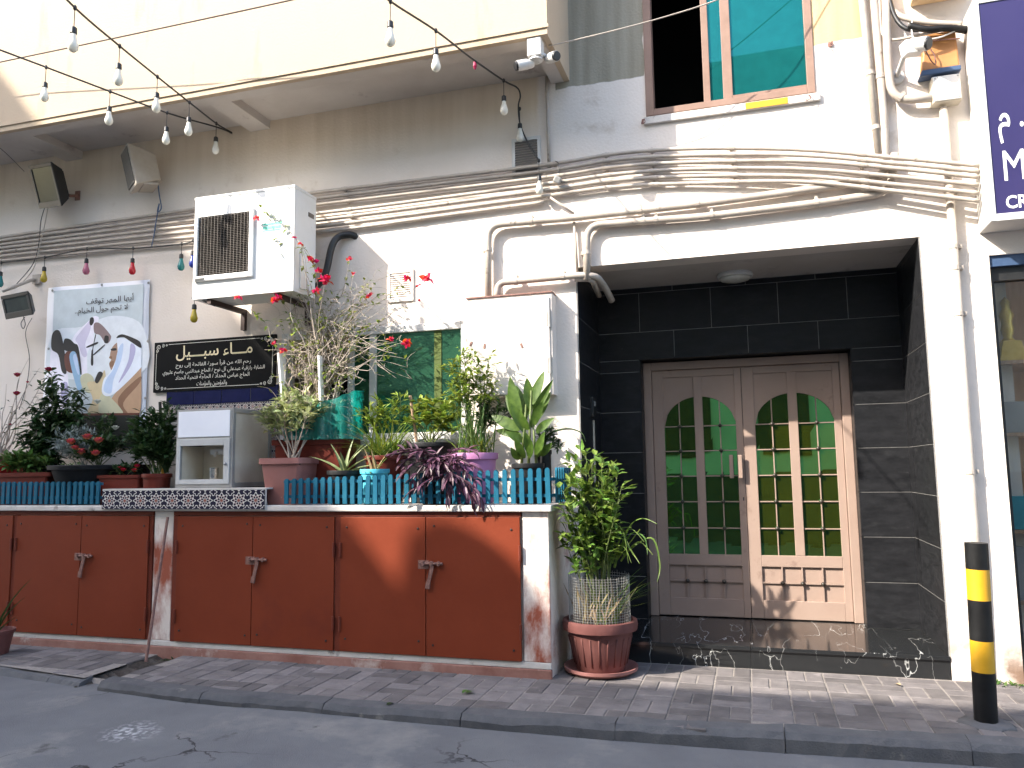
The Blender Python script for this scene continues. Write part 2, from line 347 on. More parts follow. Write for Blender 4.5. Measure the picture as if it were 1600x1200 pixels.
def zellige():                            # printed interlaced rosettes: white rings and petals on navy with brick-red hearts
    m, N, L, p = emptymat('rosette_printed_tile')
    uv = N.new('ShaderNodeUVMap'); sep = N.new('ShaderNodeSeparateXYZ'); L.new(uv.outputs[0], sep.inputs[0])
    def mth(op, a, b=None):
        n = N.new('ShaderNodeMath'); n.operation = op
        for i, q in enumerate((a, b)):
            if q is None: continue
            if isinstance(q, (int, float)): n.inputs[i].default_value = q
            else: L.new(q, n.inputs[i])
        return n.outputs[0]
    def ring(cx, cy, r0, amp, k, w):
        x = mth('SUBTRACT', mth('FRACT', mth('ADD', sep.outputs[0], .5-cx)), .5); y = mth('SUBTRACT', mth('FRACT', mth('ADD', sep.outputs[1], .5-cy)), .5)
        r = mth('SQRT', mth('ADD', mth('MULTIPLY', x, x), mth('MULTIPLY', y, y)))
        a = mth('ARCTAN2', y, x)
        rr = mth('ADD', mth('MULTIPLY', mth('COSINE', mth('MULTIPLY', a, k)), amp), r0)
        return mth('LESS_THAN', mth('ABSOLUTE', mth('SUBTRACT', r, rr)), w), r, a
    w1, r, a = ring(.5, .5, .36, .085, 8, .034)
    w2, _, _ = ring(.5, .5, .27, -.07, 8, .027)
    w3, r2, _ = ring(0, 0, .17, .045, 4, .025)
    w4, _, _ = ring(.5, .5, .12, .035, 8, .02)
    wh = mth('MAXIMUM', mth('MAXIMUM', w1, w2), mth('MAXIMUM', w3, w4))
    red = mth('LESS_THAN', r, .11); red2 = mth('LESS_THAN', mth('ABSOLUTE', mth('SUBTRACT', r, .26)), .035)
    def mixc(f, A, B):
        mx = N.new('ShaderNodeMix'); mx.data_type = 'RGBA'; L.new(f, mx.inputs[0])
        for q, i in ((A, 6), (B, 7)):
            if isinstance(q, tuple): mx.inputs[i].default_value = (*q, 1)
            else: L.new(q, mx.inputs[i])
        return mx.outputs[2]
    c = mixc(red2, (.02,.017,.035), (.13,.045,.045)); c = mixc(red, c, (.24,.08,.06)); c = mixc(wh, c, (.6,.56,.52))
    L.new(c, p.inputs['Base Color']); p.inputs['Roughness'].default_value = .25
    return m
MT['zellige'] = zellige()
def net_holes():                          # the weave lets a third of the light straight through
    m = MT['netting']; N = m.node_tree.nodes; L = m.node_tree.links; o = N['Material Output']; src = o.inputs[0].links[0].from_socket
    t = N.new('ShaderNodeBsdfTransparent'); ms = N.new('ShaderNodeMixShader'); ms.inputs[0].default_value = .33
    L.new(src, ms.inputs[1]); L.new(t.outputs[0], ms.inputs[2]); L.new(ms.outputs[0], o.inputs[0])
net_holes()
def print_mat(name, c, rough=.55): return mat(name, c, tuple(min(1, q*1.12) for q in c), rough, 9, rvar=0)
# ================================================================== ground
def asphalt_extras():                     # hairline cracks and an old splash of white paint
    m = MT['asphalt']; N = m.node_tree.nodes; L = m.node_tree.links; p = N['Principled BSDF']
    src = p.inputs['Base Color'].links[0].from_socket
    geo = N.new('ShaderNodeNewGeometry'); nz = N.new('ShaderNodeTexNoise'); nz.inputs['Scale'].default_value = 2.3; nz.inputs['Detail'].default_value = 6
    L.new(geo.outputs['Position'], nz.inputs[0])
    ad = N.new('ShaderNodeVectorMath'); ad.operation = 'MULTIPLY_ADD'; ad.inputs[1].default_value = (.5,.5,.5)
    L.new(nz.outputs['Color'], ad.inputs[0]); L.new(geo.outputs['Position'], ad.inputs[2])
    vo = N.new('ShaderNodeTexVoronoi'); vo.feature = 'DISTANCE_TO_EDGE'; vo.inputs['Scale'].default_value = .9; L.new(ad.outputs[0], vo.inputs['Vector'])
    lt = N.new('ShaderNodeMapRange'); lt.inputs[1].default_value = .002; lt.inputs[2].default_value = .006; lt.inputs[3].default_value = 1; lt.inputs[4].default_value = 0
    L.new(vo.outputs['Distance'], lt.inputs[0])
    n2 = N.new('ShaderNodeTexNoise'); n2.inputs['Scale'].default_value = .8; L.new(geo.outputs['Position'], n2.inputs[0])
    g2 = N.new('ShaderNodeMapRange'); g2.inputs[1].default_value = .53; g2.inputs[2].default_value = .62; L.new(n2.outputs[0], g2.inputs[0])
    mu = N.new('ShaderNodeMath'); mu.operation = 'MULTIPLY'; L.new(lt.outputs[0], mu.inputs[0]); L.new(g2.outputs[0], mu.inputs[1])
    m1 = N.new('ShaderNodeMix'); m1.data_type = 'RGBA'; L.new(mu.outputs[0], m1.inputs[0]); L.new(src, m1.inputs[6]); m1.inputs[7].default_value = (.03,.029,.028,1)
    c = atz(205, 1160, -.11); ds = N.new('ShaderNodeVectorMath'); ds.operation = 'DISTANCE'; ds.inputs[1].default_value = c
    mpn = N.new('ShaderNodeVectorMath'); mpn.operation = 'MULTIPLY_ADD'; mpn.inputs[1].default_value = (.35,.35,0); L.new(nz.outputs['Color'], mpn.inputs[0])
    off = N.new('ShaderNodeVectorMath'); off.operation = 'SUBTRACT'; off.inputs[1].default_value = (.17,.17,0); L.new(geo.outputs['Position'], off.inputs[0])
    L.new(off.outputs[0], mpn.inputs[2]); L.new(mpn.outputs[0], ds.inputs[0])
    r = N.new('ShaderNodeMapRange'); r.inputs[1].default_value = .03; r.inputs[2].default_value = .22; r.inputs[3].default_value = 1; r.inputs[4].default_value = 0
    L.new(ds.outputs['Value'], r.inputs[0])
    n3 = N.new('ShaderNodeTexNoise'); n3.inputs['Scale'].default_value = 30; n3.inputs['Detail'].default_value = 6; L.new(geo.outputs['Position'], n3.inputs[0])
    g3 = N.new('ShaderNodeMapRange'); g3.inputs[1].default_value = .45; g3.inputs[2].default_value = .62; L.new(n3.outputs[0], g3.inputs[0])
    mu2 = N.new('ShaderNodeMath'); mu2.operation = 'MULTIPLY'; L.new(r.outputs[0], mu2.inputs[0]); L.new(g3.outputs[0], mu2.inputs[1])
    m2 = N.new('ShaderNodeMix'); m2.data_type = 'RGBA'; L.new(mu2.outputs[0], m2.inputs[0]); L.new(m1.outputs[2], m2.inputs[6]); m2.inputs[7].default_value = (.55,.55,.55,1)
    L.new(m2.outputs[2], p.inputs['Base Color'])
asphalt_extras()
KX = [(-14, -1.0), (-8, -1.15), (-5.83, -1.34), (-5.3, -1.42), (-4.5, -1.54), (-3.74, -1.60), (-2.3, -1.61), (-1.06, -1.56), (.37, -1.44), (1.33, -1.37), (3, -1.25), (14, -1.0)]
def kerb_y(x):
    for (a, ya), (b, yb) in zip(KX, KX[1:]):
        if x <= b: t = (x-a)/(b-a); return ya + (yb-ya)*t
    return KX[-1][1]
g = MB(); g.add([(-150,-150,-.16),(150,-150,-.16),(150,150,-.16),(-150,150,-.16)], [(0,1,2,3)])
tag(g.build('ground', MT['mortar']), 'sandy ground under the street and the houses', None, kind='structure')
def road_z(x): return -.055 - .055*max(0, min(1, (x+2.8)/3.2))
g = MB(); nx, ny = 120, 36
vs = []
for i in range(nx+1):
    for j in range(ny+1):
        x = -30 + 60*i/nx; y = -9.0 + 8.1*j/ny
        vs.append((x, y, road_z(x) + .012*mnoise.noise(V(x*.8, y*.8, 3)) + .006*mnoise.noise(V(x*3, y*3, 9))))
g.add(vs, [(i*(ny+1)+j, (i+1)*(ny+1)+j, (i+1)*(ny+1)+j+1, i*(ny+1)+j+1) for i in range(nx) for j in range(ny)])
tag(g.build('road', MT['asphalt'], smooth=True), 'worn grey asphalt road with hairline cracks and a white paint splash', None, kind='structure')
# pavement bed with pavers
bed = MB()
DR0, DR1 = -4.83, -4.64                    # the drain that crosses the pavement
bx_ = sorted([-14+.5*i for i in range(57)] + [DR0-.03, DR1+.03])
for x0, x1 in zip(bx_, bx_[1:]):
    if DR0-.031 < (x0+x1)/2 < DR1+.031: continue
    a, b = kerb_y(x0)+.05, kerb_y(x1)+.05
    bed.add([(x0,a,-.006),(x1,b,-.006),(x1,.3,-.006),(x0,.3,-.006)], [(0,1,2,3)])
pav = tag(bed.build('pavement', MT['mortar']), 'grey block paved pavement in front of the building', None, kind='structure')
def paver_mesh(lx, ly):
    b = MB(); b.box(-lx/2, lx/2, -ly/2, ly/2, -.05, 0)
    o = b.build('paver', MT['paver']); bm = bmesh.new(); bm.from_mesh(o.data)
    bmesh.ops.bevel(bm, geom=[e for e in bm.edges if all(v.co.z > -.01 for v in e.verts)], offset=.005, segments=1, affect='EDGES')
    bm.to_mesh(o.data); bm.free(); return o
BL = .246; G = .008
ph = paver_mesh(BL-G, BL/2-G); pv_ = paver_mesh(BL/2-G, BL-G)
spots = []
DR0, DR1 = -4.83, -4.64                    # the drain that crosses the pavement
for ix in range(-34, 16):
    for iy in range(0, 8):
        bx, by = ix*BL + .06, -.03 - (iy+.5)*BL
        hor = (ix+iy) % 2 == 0
        for k in (-1, 1):
            x, y = (bx, by + k*BL/4) if hor else (bx + k*BL/4, by)
            if y < kerb_y(x) + .10 or x > 3.4: continue
            if x < -1.46 and y > -.60: continue
            if DR0-.04 < x < DR1+.04: continue
            spots.append((x, y, hor))
spots.sort(key=lambda s: (s[0]+.3)**2*.6 + (s[1]+6.3)**2)
vis = [s for s in spots if -7.6 < s[0] < 2.1]; rest_ = [s for s in spots if s not in vis] + vis[298:]
def settle(x, y): return .004*mnoise.noise(V(x*1.3, y*1.3, 0)) + rnd(-.0018, .0018)
first = {True: ph, False: pv_}; used = set()
for x, y, hor in vis[:298]:
    if hor not in used:
        o = first[hor]; used.add(hor); o.parent = pav; o.location = (x, y, settle(x, y))
    else: o = share(first[hor], (x, y, settle(x, y)), pav)
    o.rotation_euler = (rnd(-.008,.008), rnd(-.008,.008), rnd(-.012,.012))
b = MB()
for x, y, hor in rest_:
    lx, ly = (BL-G, BL/2-G) if hor else (BL/2-G, BL-G); b.box(x-lx/2, x+lx/2, y-ly/2, y+ly/2, -.05, settle(x, y))
tag(b.build('pavers', MT['paver'], pav), None, None, kind='stuff')
# drain channel: wet soil and weeds between the blocks
b = MB(); vs = []
for i in range(25):
    for j in range(5):
        y = -.62 - .90*i/24; x = DR0-.04 + (DR1-DR0+.08)*j/4
        vs.append((x, y, -.010 - .04*(i/24)**3 - .035*math.sin(math.pi*j/4) + rnd(-.008,.008)))
b.add(vs, [(i*5+j, i*5+j+1, (i+1)*5+j+1, (i+1)*5+j) for i in range(24) for j in range(4)])
MT['wetsoil'] = mat('damp_silt', (.02,.018,.014), (.06,.05,.04), .6, 14, bump=.8, bscale=60)
b.build('drain_channel', MT['wetsoil'], pav)
# kerb stones
kb = MB()
for i in range(28):
    x0, x1 = -14+i, -13+i
    kb.add([(x0,kerb_y(x0)+.02,-.15),(x1,kerb_y(x1)+.02,-.15),(x1,kerb_y(x1)+.12,-.02),(x0,kerb_y(x0)+.12,-.02)], [(0,1,2,3)])
kerb = tag(kb.build('kerb', MT['mortar']), 'low dark concrete kerb along the road edge', None, kind='structure')
x = -9.0; k = 0
while x < 4:
    L_ = .95
    if x < DR0+.1 < x+L_: L_ = DR0-.01-x
    xe = x+L_-.006
    if x < -4.7 and x > -6.3: drop = .03
    else: drop = 0
    n = 14; sec = [(0, -.15), (0.004, -.03-drop), (.03, .004-drop), (.15, .008-drop*.4), (.15, -.1)]
    vs = []
    for i in range(n+1):
        xx = x + (xe-x)*i/n
        for dy, dz in sec: vs.append((xx + rnd(-.003,.003), kerb_y(xx)+dy-.02+rnd(-.004,.004)+.012*mnoise.noise(V(xx*4, dz*9, 2)), dz + rnd(-.003,.003)+.012*mnoise.noise(V(xx*3, 7, dy*6))))
    m_ = len(sec)
    fs = [(i*m_+j, (i+1)*m_+j, (i+1)*m_+j+1, i*m_+j+1) for i in range(n) for j in range(m_-1)] + [tuple(range(m_)), tuple(range((n+1)*m_-1, n*m_-1, -1))]
    MB().add(vs, fs).build('kerb_stone', MT['kerb'], kerb)
    x += L_; k += 1
    if abs(x-(DR0-.01)) < .02: x = DR1+.01

# ================================================================== the building
bld = thing('building', 'cream painted building with dark tiled door recess and overhanging upper storey', 'building', (0, 0, 0))
def panel(x0, x1, z0, z1, holes, yf, yb, mb):
    xs = sorted({x0, x1, *[h[0] for h in holes], *[h[1] for h in holes]}); zs = sorted({z0, z1, *[h[2] for h in holes], *[h[3] for h in holes]})
    xs = [q for q in xs if x0 <= q <= x1]; zs = [q for q in zs if z0 <= q <= z1]
    solid = lambda cx, cz: not any(h[0] < cx < h[1] and h[2] < cz < h[3] for h in holes)
    S_ = {(i, j): solid((xs[i]+xs[i+1])/2, (zs[j]+zs[j+1])/2) for i in range(len(xs)-1) for j in range(len(zs)-1)}
    for (i, j), s in S_.items():
        if not s: continue
        a, b, c, d = xs[i], xs[i+1], zs[j], zs[j+1]
        mb.add([(a,yf,c),(b,yf,c),(b,yf,d),(a,yf,d)], [(0,1,2,3)]); mb.add([(a,yb,c),(b,yb,c),(b,yb,d),(a,yb,d)], [(3,2,1,0)])
        for (di, dj, q) in ((-1,0,((a,yb,c),(a,yf,c),(a,yf,d),(a,yb,d))), (1,0,((b,yf,c),(b,yb,c),(b,yb,d),(b,yf,d))),
                            (0,-1,((a,yb,c),(b,yb,c),(b,yf,c),(a,yf,c))), (0,1,((a,yf,d),(b,yf,d),(b,yb,d),(a,yb,d)))):
            if not S_.get((i+di, j+dj), False): mb.add(q, [(0,1,2,3)])
RX0, RX1, RZ = -1.33, 1.285, 3.184         # the door recess
UW = (-.70, .625, 4.415, 5.75)             # upper window
LW = (-4.15, -2.30, 1.78, 2.80)            # ground-floor window
wm = MB(); panel(-12, 1.725, -.15, 8.6, [(RX0, RX1, -.2, RZ), UW, LW], 0, .22, wm)
wall = wm.build('wall', MT['wall'], bld)
def paint_patches():                      # bare grey render and a beige repaint high on the wall, each with its own ragged outline
    m = MT['wall']; N = m.node_tree.nodes; L = m.node_tree.links; p = N['Principled BSDF']
    src = p.inputs['Base Color'].links[0].from_socket
    geo = N.new('ShaderNodeNewGeometry'); nz = N.new('ShaderNodeTexNoise'); nz.inputs['Scale'].default_value = 6; nz.inputs['Detail'].default_value = 8
    L.new(geo.outputs['Position'], nz.inputs[0])
    mp = N.new('ShaderNodeVectorMath'); mp.operation = 'MULTIPLY_ADD'; mp.inputs[1].default_value = (.05,.0,.05); L.new(nz.outputs['Color'], mp.inputs[0]); L.new(geo.outputs['Position'], mp.inputs[2])
    sx = N.new('ShaderNodeSeparateXYZ'); L.new(mp.outputs[0], sx.inputs[0])
    def win(o, lo, hi, s=.008):
        a = N.new('ShaderNodeMapRange'); a.inputs[1].default_value = lo; a.inputs[2].default_value = lo+s; L.new(o, a.inputs[0])
        b = N.new('ShaderNodeMapRange'); b.inputs[1].default_value = hi; b.inputs[2].default_value = hi+s; b.inputs[3].default_value = 1; b.inputs[4].default_value = 0; L.new(o, b.inputs[0])
        c = N.new('ShaderNodeMath'); c.operation = 'MULTIPLY'; L.new(a.outputs[0], c.inputs[0]); L.new(b.outputs[0], c.inputs[1]); return c.outputs[0]
    def mul(a, b):
        c = N.new('ShaderNodeMath'); c.operation = 'MULTIPLY'; L.new(a, c.inputs[0]); L.new(b, c.inputs[1]); return c.outputs[0]
    st = N.new('ShaderNodeMapping'); st.inputs['Scale'].default_value = (9, 9, .7); L.new(geo.outputs['Position'], st.inputs[0])
    n2 = N.new('ShaderNodeTexNoise'); n2.inputs['Scale'].default_value = 1; n2.inputs['Detail'].default_value = 6; L.new(st.outputs[0], n2.inputs[0])
    def layer(base, mask, ca, cb):
        rp = N.new('ShaderNodeValToRGB'); rp.color_ramp.elements[0].position = .35; rp.color_ramp.elements[1].position = .7
        rp.color_ramp.elements[0].color = (*ca, 1); rp.color_ramp.elements[1].color = (*cb, 1); L.new(n2.outputs[0], rp.inputs[0])
        mx = N.new('ShaderNodeMix'); mx.data_type = 'RGBA'; L.new(mask, mx.inputs[0]); L.new(base, mx.inputs[6]); L.new(rp.outputs[0], mx.inputs[7]); return mx.outputs[2]
    c = layer(src, mul(win(sx.outputs[0], -1.45, -.68), win(sx.outputs[2], 4.80, 9)), lin(128,122,106), lin(156,150,134))
    c = layer(c, mul(win(sx.outputs[0], .64, 1.03), win(sx.outputs[2], 4.83, 9)), lin(186,156,112), lin(200,172,128))
    # yellower, slightly darker tone fading in towards the overhang
    c = layer(c, mul(win(sx.outputs[0], -11, -1.62, .03), win(sx.outputs[2], 4.35, 9, .35)), lin(202,184,160), lin(214,197,175))
    # splashed mud along the wall foot, in patches
    n4 = N.new('ShaderNodeTexNoise'); n4.inputs['Scale'].default_value = 5; n4.inputs['Detail'].default_value = 8; L.new(geo.outputs['Position'], n4.inputs[0])
    g4 = N.new('ShaderNodeMapRange'); g4.inputs[1].default_value = .46; g4.inputs[2].default_value = .62; L.new(n4.outputs[0], g4.inputs[0])
    c = layer(c, mul(g4.outputs[0], win(sx.outputs[2], -1, .10, .32)), lin(112,88,72), lin(150,124,106))
    L.new(c, p.inputs['Base Color'])
paint_patches()
# masonry body behind (keeps daylight out of the rooms)
b = MB(); b.box(-12, 6, 4.2, 4.4, -.15, 8.6); b.box(-12.2, -12, 0, 4.4, -.15, 8.6); b.box(6, 6.2, .2, 4.4, -.15, 8.6); b.box(-12, 6, .22, 4.2, 8.4, 8.6)
b.box(-12, 6, .24, 4.2, 3.6, 3.75); b.build('back_wall', MT['wall'], bld)
b = MB(); b.box(-1.9, -1.75, .22, 4.2, 0, 3.6); b.box(1.75, 1.9, .3, 4.2, 0, 3.6); b.build('inner_wall', MT['soffit'], bld)
# overhanging storey
OX, OY, OZ = -1.345, -.78, 4.835
b = MB(); b.box(-12, OX, OY, 0, OZ+.10, 8.6); b.box(-12, OX, OY, OY+.05, OZ, OZ+.0999); b.box(OX-.05, OX, OY+.0501, -.001, OZ, OZ+.0999)
over = b.build('overhanging_storey', MT['cream'], bld)
b = MB(); b.box(-12, OX-.052, OY+.052, OY+.17, OZ, OZ+.10); b.box(OX-.16, OX-.052, OY+.17, -.001, OZ, OZ+.10)
for px, py in ((425, 194), (132, 240)):
    c = at(px, py, 0).x; b.box(c-.24, c-.02, OY+.17, -.001, OZ+.004, OZ+.10)
b.build('beam', MT['soffit'], over)
b = MB(); b.box(-12, OX-.16, OY+.17, -.001, OZ+.085, OZ+.098); b.build('soffit_panel', MT['soffit'], over)
b = MB(); b.box(-12, OX+.012, OY-.012, OY+.002, OZ+.05, OZ+.075); b.build('drip_moulding', MT['cream'], over)
# cornice above right part of wall + continuation over the shop
b = MB(); b.box(1.725, 6, .0, .22, 3.0, 8.6); b.build('shop_wall', MT['wall'], bld)

# ---- door recess
DY = 1.12
b = MB()
b.box(RX0, RX1, .22, 1.4, RZ, RZ+.15); b.build('recess_ceiling', MT['soffit'], bld)
# grout backing then tiles
gb = MB()
gb.box(RX0+.001, RX0+.0105, .003, .9243, .13, RZ-.001); gb.box(RX1-.0105, RX1-.001, .003, .9243, .13, RZ-.001); gb.box(RX0-.3, RX0-.012, .22, 1.3, -.1, RZ); gb.box(RX1+.012, RX1+.3, .22, 1.3, -.1, RZ)
gb.box(RX0, -.95, .9245, 1.25, -.1, RZ); gb.box(.885, RX1, .9245, 1.25, -.1, RZ); gb.box(-.95, .885, .9245, 1.25, 2.52, RZ)
clad = gb.build('tile_backing', MT['grout'], bld)
TH = .372; Z0 = .157
def tile_x(x0, x1, z0, z1, y):            # facing the street
    b = MB(); e = .0026; b.box(x0+e, x1-e, y, y+.01, z0+e, z1-e); return b.build('tile', MT['tile_dark'], clad)
def tile_y(y0, y1, z0, z1, x, sgn):
    b = MB(); e = .0026; xa, xb = (x-.013, x-.003) if sgn > 0 else (x+.003, x+.013); b.box(xa, xb, y0+e, y1-e, z0+e, z1-e); return b.build('tile', MT['tile_dark'], clad)
r_ = 0
while Z0 + r_*TH < RZ - .02:
    z0, z1 = Z0+r_*TH, min(Z0+(r_+1)*TH, RZ-.002)
    xl, xr = -.935, .868
    if z0 < 2.5:
        tile_x(RX0, xl, z0, z1 if z1 < 2.6 else 2.5, .922); tile_x(xr, RX1, z0, z1 if z1 < 2.6 else 2.5, .922)
    if z1 > 2.5:
        za = max(z0, 2.5)
        cuts = [RX0, -.93, -.28, .30, .87, RX1] if r_ % 2 else [RX0, -.62, .03, .62, RX1]
        for a, c in zip(cuts, cuts[1:]): tile_x(a, c, za, z1, .922)
    # right and left returns
    tile_y(.0+.004, .74, z0, z1, RX1, 1); tile_y(.74, .92, z0, z1, RX1, 1)
    tile_y(.004, .74, z0, z1, RX0, -1); tile_y(.74, .92, z0, z1, RX0, -1)
    # reveals beside the door frame
    if z0 < 2.5:
        tile_y(.934, 1.2, z0, min(z1, 2.5), .881, 1); tile_y(.934, 1.2, z0, min(z1, 2.5), -.948, -1)
    r_ += 1
tb = MB(); tb.box(-.935, .868, .93, 1.2, 2.502, 2.514); tb.build('tile', MT['tile_dark'], clad)
# ---- marble step
st = MB(); st.box(RX0+.01, RX1-.01, .03, 1.3, -.1, .125)
step = st.build('door_step', MT['grout'], bld)
SXJ = at(1172, 985, .4).x
for a, c in ((RX0+.004, SXJ), (SXJ, RX1-.004)):
    b = MB(); b.box(a+.001, c-.001, -.012, 1.16, .127, .157); b.build('marble_tread', MT['marble'], step, bevel=.003)
    b = MB(); b.box(a+.001, c-.001, .004, .024, -.1, .1255); b.build('marble_riser', MT['marble'], step)
# ---- near-black sheets paint the darkness of unlit rooms behind door and windows
b = MB(); b.box(-1.7, 1.7, 2.3, 2.32, 0, 3.1); b.build('unlit_hall_sheet', MT['dark'], bld)
# ---- double door
DX0, DX1, DZ0, DZ1 = -.935, .868, .159, 2.49
fr = MB(); FW = .075
fr.box(DX0, DX0+FW, DY-.03, DY+.09, DZ0, DZ1); fr.box(DX1-FW, DX1, DY-.03, DY+.09, DZ0, DZ1); fr.box(DX0+FW, DX1-FW, DY-.03, DY+.09, DZ1-.075, DZ1)
dfr = fr.build('door_frame', MT['door'], bld, bevel=.006)
def arch_pts(cx, zs, a, hgt, x0, x1, n=10):    # points of an elliptic arch between x0 and x1
    out = []
    for i in range(n+1):
        x = x0 + (x1-x0)*i/n; q = max(0, 1-((x-cx)/a)**2); out.append((x, zs + hgt*math.sqrt(q)))
    return out
def leaf_door(xa, xb, right):
    Wd = xb-xa; za, zb = DZ0+.006, DZ1-.078; H = zb-za
    X = lambda f: xa + f*Wd
    Z = lambda f: zb - f*H
    y0, y1 = DY, DY+.045
    m = MB()
    # stiles, mullion, rails
    m.box(X(0), X(.125), y0, y1, za, zb); m.box(X(.925), X(1), y0, y1, za, zb)
    m.box(X(.125), X(.925), y0, y1, Z(.03), zb); m.box(X(.47), X(.565), y0, y1, Z(.756), Z(.03))
    m.box(X(.125), X(.925), y0, y1, Z(.80), Z(.756)); m.box(X(.125), X(.925), y0, y1, za, Z(.93))
    lf = m.build('door_leaf', MT['door'], bld, bevel=.004)
    cx = (X(.13)+X(.925))/2; a_ = (X(.925)-X(.125))/2*1.005; zs = Z(.236); hg = Z(.112)-Z(.236)
    cols = ((.125, .47), (.565, .925))
    for (f0, f1) in cols:
        ar = arch_pts(cx, zs, a_, hg, X(f0), X(f1))
        b = MB(); b.prism([(X(f0), Z(.028)), (X(f1), Z(.028))] + ar[::-1], y0+.014, y1-.005)
        fixn(b.build('arched_panel', MT['door'], lf))
        b = MB(); b.tube([(x, y0+.012, z) for x, z in ar], .005, 6); b.build('arch_bead', MT['door'], lf)
        # panes
        hs = [.236, .338, .441, .545, .651, .756]; vb = X(.30) if f0 < .3 else X(.752)
        for (p0, p1) in ((X(f0), vb), (vb, X(f1))):
            b = MB(); top = arch_pts(cx, zs, a_, hg, p0, p1, 6); b.prism([(p0, zs), (p1, zs)] + top[::-1], y0+.026, y0+.031)
            fixn(b.build('pane', MT['glass_door'], lf))
            for q0, q1 in zip(hs, hs[1:]):
                b = MB(); b.box(p0+.001, p1-.001, y0+.026, y0+.031, Z(q1)+.001, Z(q0)-.001); o = b.build('pane', MT['glass_door'], lf)
                for v in o.data.vertices: v.co.y += rnd(-.0006, .0006)
        b = MB()
        vt = arch_pts(cx, zs, a_, hg, vb, vb+.001, 1)[0][1]
        b.box(vb-.005, vb+.005, y0+.010, y0+.022, Z(.756), vt)
        for q in hs[:-1]: b.box(X(f0), X(f1), y0+.012, y0+.020, Z(q)-.005, Z(q)+.005)
        b.build('glazing_bars', MT['door'], lf)
        for q in hs[:-1]:
            s = MB(); s.ball((vb, y0+.004, Z(q)), .019, 8); s.build('stud', MT['brass'], lf, smooth=True)
    # lower recessed panel with bars and studs
    b = MB(); b.box(X(.12), X(.93), y0+.022, y0+.034, Z(.935), Z(.795)); b.build('lower_panel', MT['door'], lf)
    b = MB()
    zc = Z(.862); b.box(X(.125), X(.925), y0+.004, y0+.014, zc-.006, zc+.006)
    for q in (.325, .525, .725): b.box(X(q)-.006, X(q)+.006, y0+.002, y0+.016, Z(.93), Z(.80))
    b.build('panel_bars', MT['door'], lf)
    for q in (.325, .525, .725):
        s = MB(); s.ball((X(q), y0-.004, zc), .019, 8); s.build('stud', MT['brass'], lf, smooth=True)
    # handle
    hx = X(.035) if right else X(.94)
    p = at(1157 if right else 1143, 729, DY)
    h = MB(); h.box(p.x-.018, p.x+.018, DY-.055, DY-.037, p.z-.105, p.z+.105); h.box(p.x-.012, p.x+.012, DY-.037, DY+.002, p.z-.09, p.z-.06); h.box(p.x-.012, p.x+.012, DY-.037, DY+.002, p.z+.06, p.z+.09)
    h.build('handle', MT['door'], lf, bevel=.005)
    if right:
        k = at(1162, 779, DY); b = MB(); b.box(k.x-.005, k.x+.005, DY-.0025, DY+.001, k.z-.018, k.z+.012); b.build('keyhole', MT['black'], lf)
    return lf
xm = -.048
leaf_door(DX0+FW+.003, xm-.002, False); leaf_door(xm+.002, DX1-FW-.003, True)
# ---- upper window: sliding, left half open
def rail(mb, x0, x1, z0, z1, y0, y1): mb.box(x0, x1, y0, y1, z0, z1)
ux0, ux1, uz0, uz1 = UW
f = MB(); f.box(ux0, ux0+.065, -.012, .12, uz0, uz1); f.box(ux1-.06, ux1, -.012, .12, uz0, uz1); f.box(ux0+.065, ux1-.06, -.012, .12, uz0, uz0+.055); f.box(ux0+.065, ux1-.06, -.012, .12, uz1-.06, uz1)
win = f.build('window', MT['winframe'], bld, bevel=.004); tag(win, 'upper sliding window with teal glass, left half open')
xa = at(1100, 165, .03).x; xb = at(1112, 165, .03).x; xc = at(1131, 165, .0).x; xd = at(1144, 165, 0).x
f = MB(); f.box(xa, xa+.055, .06, .10, uz0+.055, uz1-.06); f.box(xc, xd+.01, .012, .05, uz0+.055, uz1-.06); f.box(xd, ux1-.06, .012, .05, uz0+.0552, uz0+.085); f.build('sash', MT['winframe'], win, bevel=.003)
f = MB(); f.box(xa+.055, xc+.01, .078, .084, uz0+.056, uz1-.06); f.build('pane', MT['glass_teal'], win)
f = MB(); f.box(xd+.01, ux1-.06, .028, .034, uz0+.085, uz1-.06); f.build('pane', MT['glass_teal'], win)
f = MB(); f.box(ux0-.02, ux1+.03, -.03, .0-.001, uz0-.075, uz0-.012); f.build('sill', MT['ledge'], win, bevel=.006)
f = MB(); f.box(-1.5, 1.5, 1.3, 1.32, 3.9, 6.4); f.build('unlit_room_sheet', MT['dark'], bld)  # black sheet: room darkness put into its colour
yb_ = at(1165, 170, -.02); yc_ = at(1231, 163, -.02)
f = MB(); f.box(yb_.x, yc_.x, -.034, -.031, uz0-.07, uz0-.018); f.build('yellow_strip', MT['yellow'], win)
# ---- ground-floor window
lx0, lx1, lz0, lz1 = LW
f = MB(); f.box(lx0, lx0+.05, -.012, .1, lz0, lz1); f.box(lx1-.06, lx1, -.012, .1, lz0, lz1); f.box(lx0+.05, lx1-.06, -.012, .1, lz1-.065, lz1); f.box(lx0+.05, lx1-.06, -.012, .1, lz0, lz0+.06)
xq = [at(p, 600, 0).x for p in (542, 551, 577, 587)]
f.box(xq[0], xq[1], .01, .06, lz0+.06, lz1-.065); f.box(xq[2], xq[3], -.004, .05, lz0+.06, lz1-.065)
lwin = f.build('window', MT['white'], bld, bevel=.004); tag(lwin, 'ground floor window with green glass in a white frame')
for a, c, y in ((xq[1], xq[2], .035), (xq[3], lx1-.06, .022)):
    f = MB(); f.box(a, c, y, y+.006, lz0+.06, lz1-.065); f.build('pane', MT['glass_low'], lwin)
c0, c1 = at(679, 600, .02).x, at(690, 600, .02).x
f = MB(); f.box(c0, c1, .014, .019, lz0+.062, lz1-.066); f.build('curtain_strip', MT['blind'], lwin)
